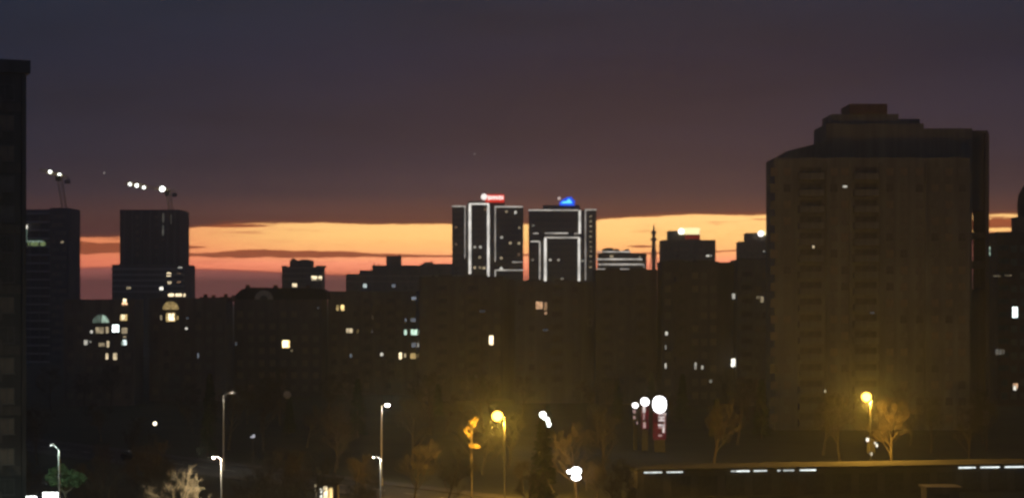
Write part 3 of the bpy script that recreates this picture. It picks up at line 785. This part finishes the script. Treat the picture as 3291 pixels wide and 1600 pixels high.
for px_ in (2660, 2735, 2832, 2978): T.block('pilaster', T.loc(px_,0)[0]-.3, T.loc(px_,0)[0]+.3, -.45, -.003, -.4, T.h-1, M_TOWER)

R2 = Building('apartment_block', 'brown apartment block with white-lit windows at right edge', 3160, 3460, 745, 430, 13, wall=M_BRICKW)
R2.body(parapet=.6)
for (x,y,w,h,c,s) in ((3177,799,11,13,'G',.45),(3177,815,11,12,'G',.4),(3262,1003,17,34,'C',3.0),(3204,1130,10,17,'N',.14),(3215,1130,8,17,'N',.12),(3225,1130,5,15,'N',.1),(3263,1240,15,18,'P',.8),(3261,1246,9,14,'N',1.2),(3212,1312,12,10,'W',.6),(3203,887,22,4,'W',.14),(3240,885,22,4,'W',.14)):
    R2.light(x, y, w, h, c, s, y=-.06 if (x,y) == (3261,1246) else 0)
R2.grid(frange(1.6, R2.w-1.6, 8), storeys(R2.h), 1.4, 1.5)
R2.balcony([R2.loc(3225,0)[0]], [z-.6 for z in storeys(R2.h)][2:], 3.0, dep=1.0)
cc = P(3345, 0, 520)
R3 = thing('round_tower', 'rounded dark tower top cut off by right edge of the picture', 'tower', (cc.x, 520, 0))
zz = lambda py: ZW(py, 520); u_ = 520 / FPX
m_ = MB(); m_.lathe([(92*u_,-.5),(92*u_,zz(700)),(88*u_,zz(698))], 28); m_.build('wall', M_BRICKW, R3)
m_ = MB(); m_.lathe([(72*u_,zz(698)),(74*u_,zz(660)),(70*u_,zz(625)),(56*u_,zz(600)),(30*u_,zz(575)),(0,zz(566))], 28); smooth(m_.build('dome', M_ROOF, R3))

# ------------------------------------------------------------------ near block at the left edge
dN = 190
ang = math.radians(24)
corner = P(84, 0, dN); corner.z = 0
NB = thing('apartment_tower', 'near apartment tower cut off by left edge with roof overhang', 'building', corner, ang)
hN = ZW(196, dN)
m_ = MB(); m_.box(-16, 0, 0, 14, -.5, hN - 1.3); m_.build('wall', M_PANEL3, NB)
m_ = MB(); m_.box(-16.3, .36, -.45, 14.4, hN - 1.28, hN); m_.build('roof_overhang', M_PANEL3, NB)
m_ = MB(); m_.box(-.45, -.02, -.22, -.003, -.4, hN - 1.31); m_.build('corner_pilaster', M_PANEL3, NB)
zs = []; z = 1.6
while z < hN - 4: zs.append(z); z += 3.0
wme = dark_window(1.5, 1.6)
for z in zs:
    for x in (-1.9, -6.2, -9.8): place(dark_window(1.5, 1.6), 'window', NB, (x, 0, z))
b = MB(); b.box(-1.5, 1.5, -1.0, -.003, -.15, 0); b.box(-1.5, 1.5, -1.0, -.92, .003, 1.0); b.box(-1.5,-1.42,-.917,-.003,.003,1.0); b.box(1.42,1.5,-.917,-.003,.003,1.0)
bme = b.mesh('balcony', M_PANEL2)
for z in zs:
    place(bme, 'balcony', NB, (-4.0, 0, z - .6))
    m_ = None
bandme = MB(); bandme.box(-15.9, -.5, -.10, -.003, 0, .9); bandme = bandme.mesh('floor_band', M_PANEL2)
for z in zs[::2]: place(bandme, 'floor_band', NB, (0, 0, z - 1.1))

# ------------------------------------------------------------------ trees
def bare_tree(seed, h, spread=.42, limbs=8, up=.55, twig=4, thick=1.0):
    rnd = random.Random(seed); T_, C_ = MB(), MB()
    def perp(d_):
        v = Vector((rnd.uniform(-1,1), rnd.uniform(-1,1), rnd.uniform(-.6,1)))
        v = v - d_ * v.dot(d_)
        return v.normalized() if v.length > 1e-3 else d_.orthogonal().normalized()
    def grow(p, d_, ln, r, lvl):
        segs = 3 if lvl <= 2 else (2 if lvl == 3 else 1)
        mb = T_ if lvl <= 2 else C_
        pts = [(p, r)]; dd = d_.copy()
        for i in range(segs):
            dd = (dd + perp(dd) * (.16 if lvl <= 2 else .25) + Vector((0,0,.10))).normalized()
            p2 = pts[-1][0] + dd * (ln / segs); r2 = r * (1 - .62 * (i + 1) / segs)
            mb.tube(pts[-1][0], p2, pts[-1][1], r2, 6 if lvl == 0 else (5 if lvl == 1 else 3), cap=False)
            pts.append((p2, r2))
        if lvl >= 4: return
        n = (limbs, 6, 6, twig)[lvl]
        for i in range(n):
            t = rnd.uniform(.38, 1.0) if lvl else .32 + .68 * (i + .5) / n
            k_ = min(int(t * segs), segs - 1); f_ = t * segs - k_
            q = pts[k_][0].lerp(pts[k_+1][0], f_); rr = pts[k_][1] * (1 - f_) + pts[k_+1][1] * f_
            nd = (dd * up + perp(dd) * (spread + rnd.uniform(.1, .45)) + Vector((0,0,.12))).normalized()
            grow(q, nd, ln * rnd.uniform(.42, .62) * (1 if lvl else (1.05 - .35*t)), max(rr * .55, .012), lvl + 1)
    grow(Vector((0,0,-.2)), Vector((0,0,1)), h * .62, h * .017 * thick, 0)
    top = max(v[2] for v in C_.v); k_ = h / top
    for mb in (T_, C_): mb.v = [(x*k_, y*k_, z*k_) for x, y, z in mb.v]
    return T_.mesh('trunk', M_BARK), C_.mesh('crown', M_TWIG)
def leaf_crown(clumps, n, size, mat, seed, squash=.8):
    rnd = random.Random(seed); mb = MB()
    for (c_, r) in clumps:
        for i in range(n):
            v = Vector((rnd.gauss(0,1), rnd.gauss(0,1), rnd.gauss(0,1))).normalized() * (r * rnd.random() ** .45)
            v.z *= squash; q = Vector(c_) + v
            a = Vector((rnd.uniform(-1,1), rnd.uniform(-1,1), rnd.uniform(-1,1))).normalized(); bb = a.orthogonal().normalized()
            s_ = size * rnd.uniform(.6, 1.4)
            mb.add([q - a*s_, q + bb*s_*.5, q + a*s_, q - bb*s_*.5], [(0,1,2,3)])
    return mb.mesh('crown', mat)
def conifer(seed, h, w, mat=M_NEEDLE):
    rnd = random.Random(seed); T_ = MB(); T_.tube((0,0,-.2), (0,0,h*.97), h*.016, .03, 7)
    mb = MB(); z = h * .1
    while z < h * .99:
        f_ = 1 - z / h; rr = w/2 * (f_ ** .8) * rnd.uniform(.75, 1.1) + .12
        nb = 9
        for i in range(nb):
            t = rnd.uniform(0, 6.283)
            for j in range(16):
                s_ = rnd.random() ** .6; rad = rr * s_
                q = Vector((math.cos(t)*rad, math.sin(t)*rad, z - rad*.28)) + Vector((rnd.gauss(0,.13), rnd.gauss(0,.13), rnd.gauss(0,.10)))
                a = Vector((math.cos(t)+rnd.gauss(0,.6), math.sin(t)+rnd.gauss(0,.6), rnd.gauss(-.2,.4))).normalized(); bb = a.orthogonal().normalized()
                k_ = rnd.uniform(.12, .26)
                mb.add([q - a*k_, q + bb*k_*.45, q + a*k_, q - bb*k_*.45], [(0,1,2,3)])
        z += h * .028
    return T_.mesh('trunk', M_BARK), mb.mesh('crown', mat)
def put_tree(meshes, x, y, label, rz=0.0, sc=1.0, name='bare_tree', group=None):
    r_ = thing(name, label, 'tree', (x, y, 0), rz, group); r_.scale = (sc, sc, sc)
    place(meshes[0], 'trunk', r_); place(meshes[1], 'crown', r_)
    return r_

# the wide bare tree lit by a lamp, bottom left
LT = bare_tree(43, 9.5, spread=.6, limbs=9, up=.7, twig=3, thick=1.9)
for me_ in LT: me_.materials[0] = surf('lamplit_bark', (.52,.42,.28), (.34,.27,.17), 2.5, rough=.9, bump=.4)  # bark lightened so its colour carries the lamp's light on the branches
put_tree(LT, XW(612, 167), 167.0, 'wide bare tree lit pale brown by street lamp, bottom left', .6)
BV = [bare_tree(100 + i, (10, 12, 9, 13, 11, 8)[i], spread=(.4,.5,.6,.38,.48,.6)[i], limbs=(9,10,9,10,9,10)[i], twig=5) for i in range(6)]
CV = [conifer(7, 11, 4.2), conifer(8, 8, 3.4)]
# slender young trees at the orange lamps
cl_ = [((-.45,.1,9.0),.30), ((.05,0,9.6),.38), ((.38,0,9.85),.32), ((.25,0,9.2),.24), ((-.75,0,8.5),.28), ((-.35,0,8.1),.3), ((.55,0,6.75),.42), ((.1,.1,6.7),.34), ((-.2,0,6.8),.2)]
yt = thing('young_tree', 'spindly young tree with few yellow-lit leaf clumps beside orange lamp', 'tree', (XW(1516, 224), 224, 0))
m_ = MB(); m_.tube((0,0,-.2), (.02,.05,5), .07, .055, 7); m_.tube((.02,.05,5), (0,0,9.7), .055, .02, 6, cap=False)
for c_, r in cl_: m_.tube((0,0,c_[2]-.5), c_, .025, .012, 4)
m_.build('trunk', M_BARK, yt); place(leaf_crown(cl_, 90, .11, M_LEAFDRY, 3), 'crown', yt)
# leafy tree lit green, bottom left
cl_ = [((-.9,0,7.6),.55), ((-.3,.2,7.9),.55), ((-1.2,0,7.0),.6), ((.5,0,7.3),.7), ((1.2,.1,7.1),.65), ((1.7,0,6.8),.5), ((.2,-.3,6.7),.7), ((-.8,-.2,6.5),.6), ((1.1,0,6.4),.5), ((0,.4,6.1),.6)]
gt = thing('leafy_tree', 'small leafy tree lit bright green beside lamp post, bottom left', 'tree', (XW(205, 182), 182, 0))
m_ = MB(); m_.tube((.25,0,-.2), (.3,0,4.2), .16, .13, 8); m_.tube((.3,0,4.2), (0,0,6.2), .13, .07, 7)
for c_, r in cl_: m_.tube((.1,0,5.4), c_, .05, .02, 4)
m_.build('trunk', M_BARK, gt); place(leaf_crown(cl_, 170, .15, M_LEAF, 4, .7), 'crown', gt)
# named neighbours of the lamps
put_tree(CV[0], XW(1745, 209), 209, 'dark dense conifer standing right of the orange lamp', .3, 1.0, 'conifer_tree')
put_tree(BV[2], XW(1856, 229), 229, 'bare tree with orange-lit twigs right of the dark conifer', 1.1, 1.04)
put_tree(BV[4], XW(2872, 257), 257, 'bushy bare tree glowing orange right of the right-hand street lamp', 2.0, 1.02)
put_tree(BV[5], XW(1430, 210), 210, 'low bushy tree left of the young tree at bottom centre', .4, 1.0)
put_tree(BV[5], XW(1700, 205), 205, 'low bushy tree below the dark conifer at bottom centre', 1.9, .85)
put_tree(BV[2], XW(1960, 212), 212, 'low bare tree at bottom edge right of the white floodlight', 3.2, .8)
put_tree(BV[5], XW(2560, 214), 214, 'low bare tree at bottom edge before the tube-lit pavilion', 5.2, .62)
put_tree(BV[5], XW(860, 190), 190, 'low bare tree at bottom edge left of the lit kiosk', 4.2, .95)
put_tree(BV[2], XW(470, 178), 178, 'low dark bush-like tree left of the lit bare tree', 4.9, .85)
put_tree(BV[5], XW(40, 205), 205, 'low bare tree in bottom left corner', .9, .9)
# unlit belt of trees below the apartment blocks
rnd = random.Random(77); placed = []; tries = 0
keep = [(1990, 2190, 330), (1560, 1660, 260), (2700, 2850, 260), (690, 770, 285), (1195, 1275, 262), (1720, 1790, 300), (440, 510, 300)]
while len(placed) < 64 and tries < 3000:
    tries += 1
    d = rnd.uniform(252, 415); px_ = rnd.uniform(-40, 3330); x = XW(px_, d)
    if any(a < px_ < b_ and d < dm for a, b_, dm in keep): continue
    if road_dist(x, d) < 9: continue
    if px_ > 2420 and d > 338: continue
    if px_ > 2000 and d < 268: continue
    if any((x-q[0])**2 + (d-q[1])**2 < 30 for q in placed): continue
    placed.append((x, d))
    v = rnd.randrange(7)
    sc = rnd.uniform(.75, 1.0)
    if v == 6: put_tree(CV[rnd.randrange(2)], x, d, 'dark conifer in the unlit tree belt below the apartment blocks', rnd.uniform(0, 6.28), sc, 'conifer_tree', 'conifers in the dark tree belt')
    else: put_tree(BV[v], x, d, 'bare dark tree in the unlit tree belt below the apartment blocks', rnd.uniform(0, 6.28), sc, 'bare_tree', 'bare trees in the dark tree belt')

# scrub trees along the near side of the lamp-lit street
nplaced = 0; tries = 0
keep2 = [(560, 780), (1190, 1260), (1490, 1650), (1000, 1090), (120, 250), (1810, 1880)]
while nplaced < 30 and tries < 3000:
    tries += 1
    d = rnd.uniform(186, 250); px_ = rnd.uniform(230, 2030); x = XW(px_, d)
    if any(a < px_ < b_ for a, b_ in keep2) or road_dist(x, d) < 7.5: continue
    if any((x-q[0])**2 + (d-q[1])**2 < 14 for q in placed): continue
    v = rnd.randrange(6); hv = (10, 12, 9, 13, 11, 8)[v]
    hmax = ZW(rnd.uniform(1400, 1520), d)
    if hmax < 3: continue
    placed.append((x, d)); nplaced += 1
    put_tree(BV[v], x, d, 'low dark bare tree in the scrub along the lamp-lit street', rnd.uniform(0, 6.28), hmax / hv, 'bare_tree', 'low bare trees along the lamp-lit street')

# ------------------------------------------------------------------ street lamps
SOD = glow('sodium_lamp', (1.0, .50, .06), 12)
LEDW = glow('led_lamp', (1.0, .93, .74), 800)
LEDB = glow('led_lamp_bright', (1.0, .96, .80), 900)
def street_lamp(label, px, py, d, side, kind='led', arm=1.1, group=None, tilt=.12, visible=False, lens=None, bulge=False):
    """lamp post whose top stands at pixel (px, py)"""
    h = ZW(py, d); x = XW(px, d)
    R_ = thing('street_lamp', label, 'street lamp', (x, d, 0), 0, group)
    m_ = MB(); m_.lathe([(.17,0),(.17,.9),(.10,1.0),(.085,h*.5),(.06,h)], 10); smooth(m_.build('pole', M_DARKM if kind == 'sodium' else M_GALV, R_))
    ex = side * arm
    m_ = MB(); m_.tube((0,0,h-.05), (ex*.55, -.05, h+arm*tilt+.08), .04, .035, 6); m_.build('arm', M_GALV, R_)
    hx0, hx1 = sorted((ex*.5, ex*1.15)); hz = h + arm*tilt + .1
    m_ = MB(); m_.prism([(hx0, hz-.05), (hx1, hz-.05+abs(ex)*.05), (hx1-.05, hz+.04+abs(ex)*.05), (hx0+.1, hz+.09)], -.17, .07)
    head = m_.build('lamp_head', M_GALV, R_)
    cx = (hx0 + hx1) / 2 + side*.05
    if kind == 'sodium':
        m_ = MB(); m_.lathe([(0,-.62),(.30,-.54),(.52,-.34),(.62,-.04),(.57,.22),(.40,.44),(.15,.54),(0,.55)], 20, (cx, -.05, hz-.06)); m_.build('bowl', SOD, head)  # globe oversized, the lamp's glare is built into its shape
        ld = bpy.data.lights.new('lamp_light', 'POINT'); ld.energy = 17500; ld.color = (1.0, .50, .055); ld.shadow_soft_size = .12
        lo = bpy.data.objects.new('lamp_light', ld); COL.objects.link(lo); lo.parent = head; lo.location = (cx, -.05, hz - .98)
    else:
        m_ = MB(); m_.lathe([(0,-.20 if visible else (-.13 if bulge else -.012)),(.10,-.17 if visible else (-.11 if bulge else -.012)),(.15,-.0)], 12, (cx, -.05, hz-.045), sx=1.5); m_.build('lens', lens or (LEDB if visible else LEDW), head)
        if not visible:
            m_ = MB(); m_.box(hx0-.01, hx1+.01, -.26, -.22, hz-.25 if bulge else hz-.12, hz+.03); m_.build('added_lens_shield', M_GALV, head)  # added plate on the viewer's side, hides the glowing lens
    return R_
street_lamp('tall slim street lamp with short lit arm to the right, left of centre', 718, 1272, 267, 1, arm=1.5, tilt=.2)
street_lamp('street lamp post beside the lit bare tree, bottom left', 712, 1473, 165, -1, arm=.55, tilt=.1, bulge=True, lens=glow('led_lamp_tree', (1.0, .86, .60), 3600))
street_lamp('street lamp with bright white head on right, left of the orange lamp', 1226, 1303, 246, 1, arm=.9, visible=True, tilt=.1)
street_lamp('street lamp with faint head, below the bright white street lamp', 1224, 1473, 166, -1, arm=.5, tilt=.1)
street_lamp('street lamp with glowing white post above the green-lit tree', 190, 1443, 176, -1, arm=.75, tilt=.35, lens=glow('led_lamp_cold', (.80, 1.0, .85), 1500))
street_lamp('glaring orange street lamp with tall pole at bottom centre', 1622, 1338, 222, -1, 'sodium', arm=.95, tilt=.05)
street_lamp('glaring orange street lamp in front of the tall right tower', 2798, 1276, 250, -1, 'sodium', arm=.6, tilt=.05)

# ------------------------------------------------------------------ lit roadside signs
def totem(label, px, y0, y1, d, w_px, head_px, glyphs, lamp, red):
    k_ = d / FPX; x = XW(px, d); R_ = thing('totem_sign', label, 'sign', (x, d, 0))
    z1, z0 = ZW(y0, d), ZW(y1, d); w = w_px * k_ / 2; hz = head_px * k_
    m_ = MB(); m_.box(-w*.8, w*.8, .05, .45, -.2, z0+.02); m_.build('pylon', M_DARKM, R_)
    m_ = MB(); m_.box(-w, w, 0, .5, z0, z1 - hz); body_ = m_.build('sign_panel', red, R_)
    m_ = MB(); n = 16
    hw = w_px * k_ / 2 * 1.06
    m_.prism([(hw*math.copysign(abs(math.cos(t))**.85, math.cos(t)), z1 - hz/2 + hz/2*math.copysign(abs(math.sin(t))**.85, math.sin(t))) for t in frange(0, 2*math.pi*15/16, 16)], -.12, .62); m_.build('lit_head', lamp, R_)
    for (gx0, gx1, gy0, gy1, mt) in glyphs:
        m_ = MB(); m_.box(gx0*w, gx1*w, -.06, -.004, z1 - hz - (z1-hz-z0)*gy1, z1 - hz - (z1-hz-z0)*gy0); m_.build('sign_stroke', mt, body_)
    return R_
STK = glow('stroke_white', (1,.86,.84), .75, vary=.3); STK2 = glow('stroke_pink', (1,.62,.60), .35, vary=.3)
REDL = glow('red_panel_lit', (.8,.06,.10), .07, vary=.6)
G1 = [(-.2,1,.0,.07,STK),(-.2,.75,.13,.19,STK),(.1,.45,.19,.24,STK),(-.2,.75,.24,.31,STK),(-.2,.8,.42,.50,STK),(.45,.75,.52,.74,STK),(-.2,.4,.52,.58,STK2),(-.2,.4,.80,.88,STK2),(.6,.85,.0,.6,STK2)]
totem('largest roadside totem sign, glaring white head over red panel', 2120, 1272, 1412, 300, 42, 54, G1, glow('totem_head', (1,.97,1), 4), REDL)
totem('middle roadside totem sign, white head over thin dim red panel', 2073, 1278, 1378, 302, 25, 25, [(-.6,.1,.0,.3,STK),(-.5,-.1,.35,.6,STK2),(-.5,.2,.7,.95,STK2)], glow('totem_head_mid', (1,.96,.98), 5), REDL)
totem('smallest roadside totem sign, round white head over three dim spots', 2042, 1294, 1362, 304, 17, 16, [(-.9,.1,.10,.32,STK2),(-.8,.0,.5,.68,STK2),(.4,1,.85,1.0,STK2)], glow('totem_head_mid', (1,.96,.98), 5), M_DARKM)

def floodlight(label, px, py, d, w_px, h_px, mat, cells):
    k_ = d / FPX; R_ = thing('floodlight', label, 'floodlight', (XW(px, d), d, 0)); z = ZW(py, d)
    m_ = MB(); m_.tube((0,.2,-.1), (0,.2,z), .05, .04, 8); m_.build('pole', M_DARKM, R_)
    m_ = MB(); w, h = w_px*k_/2, h_px*k_/2; m_.box(-w*.6, w*.6, .05, .18, z-h*.7, z+h*.7); m_.build('bracket', M_DARKM, R_)
    for (x0, x1, z0, z1) in cells:
        m_ = MB(); rx, rz_ = (x1-x0)*w/2*1.1, (z1-z0)*h/2*1.15
        m_.prism([((x0+x1)/2*w + rx*math.cos(t), z + (z0+z1)/2*h + rz_*math.sin(t)) for t in frange(0, 2*math.pi*13/14, 14)], -.12, .045); m_.build('lamp', mat, R_)
    return R_
FW = glow('flood_cold', (.93,1,.97), 9); FW2 = glow('flood_white', (1,1,1), 10)
floodlight('cold white floodlight shining above the dark conifer', 1752, 1350, 306, 38, 56, FW, ((-.9,.1,.35,.95),(-.35,.7,-.15,.32),(-.8,-.3,-.85,-.4),(.2,.9,-.7,-.18)))
floodlight('cold white floodlight near the ground at bottom centre', 1845, 1522, 226, 46, 42, FW2, ((-.98,-.45,.1,.6),(-.42,.95,-.1,.98),(-.3,.9,-.9,-.13)))
floodlight('warm wall lamp glowing in the dark belt left of slim street lamp', 498, 1360, 320, 15, 15, glow('porch', (1,.86,.6), 4), ((-.7,.7,-.7,.7),))
floodlight('small cluster of pale lamps on post below the right-hand street lamp', 2800, 1432, 262, 44, 64, glow('cluster', (1,.92,.75), 1.6), ((-.75,-.35,.45,.8),(.45,.65,.2,.4),(.7,.95,-.1,.2),(-.2,.1,-.95,-.6)))
floodlight('faint white light low in the dark belt left of centre', 812, 1400, 262, 18, 12, glow('faint_white', (.9,.9,1), .5), ((-.9,.9,-.9,-.2),(.0,.8,-.15,.8)))

# ------------------------------------------------------------------ pavilion with tube lights, kiosks
PV = Building('market_pavilion', 'long low pavilion with rows of fluorescent tubes under its eaves', 2040, 3420, 1500, 231, 5, rz=math.atan2(8, 48), wall=M_CLAD, cat='pavilion')
Z_T = 2.95
b = MB(); b.box(0, PV.w, 0, 5, -.2, 3.3); b.build('wall', PV.wall, PV.root)
b = MB(); b.box(-.4, PV.w+.4, -1.4, 5.4, 3.31, 3.55); b.build('roof', M_ROOF, PV.root)
dm = MB(); dm.box(-1.2, 1.2, -.06, .05, 0, 2.4); dm.box(-1.3, 1.3, -.09, -.062, 2.4, 2.5); dme = dm.mesh('shutter_door', M_DARKM)
for x in frange(2, PV.w-2, 16): place(dme, 'shutter_door', PV.root, (x, 0, .05))
TUB = {s: glow('tube_%d' % int(s*10), (.92,1,.97), s, vary=.2) for s in (.7, 1.1, 1.7)}
for (a, c_, y, s) in ((2061,2118,1518,1.1),(2133,2185,1518,1.1),(2339,2352,1512.5,.7),(2355,2398,1512,1.7),(2411,2453,1512,1.1),(2487,2497,1512,.7),(2506,2540,1512,.7),(2559,2610,1511,1.7),(3066,3120,1502,1.7),(3136,3196,1500.5,1.7),(3214,3275,1499,1.7),(3288,3330,1498,1.7)):
    xa, z = PV.loc(a, y); xb, _ = PV.loc(c_, y)
    z = 3.0
    m_ = MB(); m_.tube((xa, -1.46, z + .15), (xb, -1.46, z + .15), .07, .07, 8)
    t_ = m_.build('tube_light', TUB[s], PV.root)
    m_ = MB(); m_.box(xa, xb, -1.43, -1.402, z+.19, z+.3); m_.build('fitting', M_GALV, t_)
x0 = XW(2978, 216)
KH = thing('kiosk', 'small kiosk with flat roof in front of the tube-lit pavilion, bottom right', 'kiosk', (x0, 216, 0), .05)
m_ = MB(); m_.box(0, 3.8, 0, 2.4, -.1, 2.6); m_.build('wall', M_PANEL2, KH)
m_ = MB(); m_.box(-.2, 4.0, -.5, 2.8, 5.0-2.38, 5.0-2.2); m_.build('roof', M_PANEL2, KH)
m_ = MB(); m_.box(.4, 2.6, -.08, -.003, 1.0, 2.0); m_.build('window', M_GLASS, KH)
m_ = MB(); m_.box(.2, 2.8, -.5, -.083, .82, .92); m_.build('counter', M_ARCH, KH)
dk = 222
KS = thing('kiosk', 'small dark kiosk with brightly lit yellow shop window, bottom edge', 'kiosk', (XW(1012, dk), dk, 0))
m_ = MB(); m_.box(0, 2.6, .05, 2.4, -.1, 2.5); m_.build('wall', M_PANEL3, KS)
m_ = MB(); m_.box(-.15, 2.75, -.15, 2.55, 2.503, 2.62); m_.build('roof', M_ROOF, KS)
for (a, c_, y0, y1, mt) in ((1028,1036,1568,1598,wglow('N',2.4)),(1040,1052,1562,1612,wglow('W',2.6)),(1054,1060,1566,1612,wglow('Y',.8)),(1061,1069,1564,1612,wglow('Y',1.6)),(1011,1019,1552,1564,wglow('W',.5)),(1012,1019,1572,1604,wglow('W',.35))):
    m_ = MB(); m_.box(XW(a,dk)-XW(1012,dk), XW(c_,dk)-XW(1012,dk), -.02, .045, max(ZW(y1,dk),.05), ZW(y0,dk)); m_.build('window', mt, KS)
dk = 205
BS = thing('bus_shelter', 'bus shelter with glaring white lit fascia in bottom left corner', 'shelter', (XW(80, dk), dk, 0))
for x in (0.1, 3.7):
    m_ = MB(); m_.box(x-.05, x+.05, .1, .2, -.1, 2.6); m_.build('post', M_DARKM, BS)
    m_ = MB(); m_.box(x-.05, x+.05, 1.4, 1.5, -.1, 2.6); m_.build('post', M_DARKM, BS)
m_ = MB(); m_.box(-.1, 3.9, 0, 1.7, 2.603, 2.72); m_.build('roof', M_DARKM, BS)
m_ = MB(); m_.box(.0, 3.8, 1.51, 1.55, .3, 2.4); m_.build('back_panel', M_GLASS, BS)
for (a, c_, y0, y1) in ((138,187,1581,1600),(82,118,1593,1612)):
    m_ = MB(); m_.box(XW(a,dk)-XW(80,dk), XW(c_,dk)-XW(80,dk), -.06, -.003, ZW(y1,dk), ZW(y0,dk)); m_.build('lit_fascia', glow('fascia_white', (.95,1,.97), 6), BS)

# parked car with one red tail light
CX, CY = XW(455, 284), 284.0
car = thing('parked_car', 'dark parked car with dim red tail light on the street', 'car', (CX - 1.2, CY - .6, 0), math.atan2(rd.y, rd.x))
m_ = MB(); m_.prism([(-2.1,.32),(2.1,.32),(2.15,.62),(2.0,.82),(1.1,.92),(.35,1.42),(-1.1,1.44),(-1.85,.98),(-2.15,.9)], -.85, .85); m_.build('body', M_CAR, car)
m_ = MB(); m_.prism([(.95,.95),(.33,1.36),(-1.05,1.38),(-1.6,1.0)], -.87, .87); m_.build('window_glass', M_GLASS, car)
wm = MB(); wm.lathe([(.0,-.1),(.3,-.1),(.33,-.06),(.33,.06),(.3,.1),(0,.1)], 14)
wm.v = [(x, z, y) for x, y, z in wm.v]; wme2 = wm.mesh('wheel', M_TYRE)
for x in (-1.3, 1.35):
    for y in (-.8, .8): place(wme2, 'wheel', car, (x, y, .33))
for y, mt in ((-.62, glow('tail_red', (1,.16,.18), .5)), (.62, glow('tail_white', (1,.8,.82), .55))):
    m_ = MB(); m_.box(-2.19, -2.12, y-.16, y+.16, .62, .95); m_.build('tail_light', mt, car)

# round dish on a short post in the belt, two points of light in the sky
dd_ = 330
RD = thing('satellite_dish', 'dim grey round dish standing in the dark between two street lamps', 'dish', (XW(923, dd_), dd_, 0))
z = ZW(1268, dd_)
m_ = MB(); m_.tube((0,.25,-.2), (0,.25,z), .05, .05, 8); m_.build('post', M_ROOF, RD)
m_ = MB(); m_.lathe([(0,.18),(.35,.13),(.62,.02),(.66,-.03)], 20); m_.v = [(x, -zq + .1, y + z) for x, y, zq in m_.v]; m_.build('bowl', glow('dish_backlit', (1,.95,.85), .06, vary=.6, scale=3) if False else M_DISH, RD)
m_ = MB(); m_.tube((0,.0,z-.5), (0,-.6,z), .025, .025, 5); m_.build('feed_arm', M_GALV, RD)
for px_, py_, r, s, lab in ((1525, 495, 2.1, .5, 'tiny pale star high above the left twin tower'), (335, 556, 3.0, .35, 'faint point of light between the two tower cranes')):
    q = P(px_, py_, 5200); rr = r * 5200 / FPX
    m_ = MB(); m_.lathe([(0,-rr),(rr*.7,-rr*.7),(rr,0),(rr*.7,rr*.7),(0,rr)], 10)
    tag(m_.build('star', glow('star_%d' % int(s*100), (1,.9,.85), s), None, q), lab, 'star')

# ------------------------------------------------------------------ evening haze
b = MB(); b.box(-7200, 7200, -400, 7200, -2.0, 88.0)
mt = bpy.data.materials.new('haze_air'); mt.use_nodes = True
nt = mt.node_tree; nt.nodes.clear()
v = nt.nodes.new('ShaderNodeVolumePrincipled'); o_ = nt.nodes.new('ShaderNodeOutputMaterial')
v.inputs['Color'].default_value = (.78, .92, 1.0, 1); v.inputs['Density'].default_value = 0.00040; v.inputs['Anisotropy'].default_value = 0.75
nt.links.new(v.outputs[0], o_.inputs['Volume'])
hz = b.build('haze', mt); hz['kind'] = 'stuff'
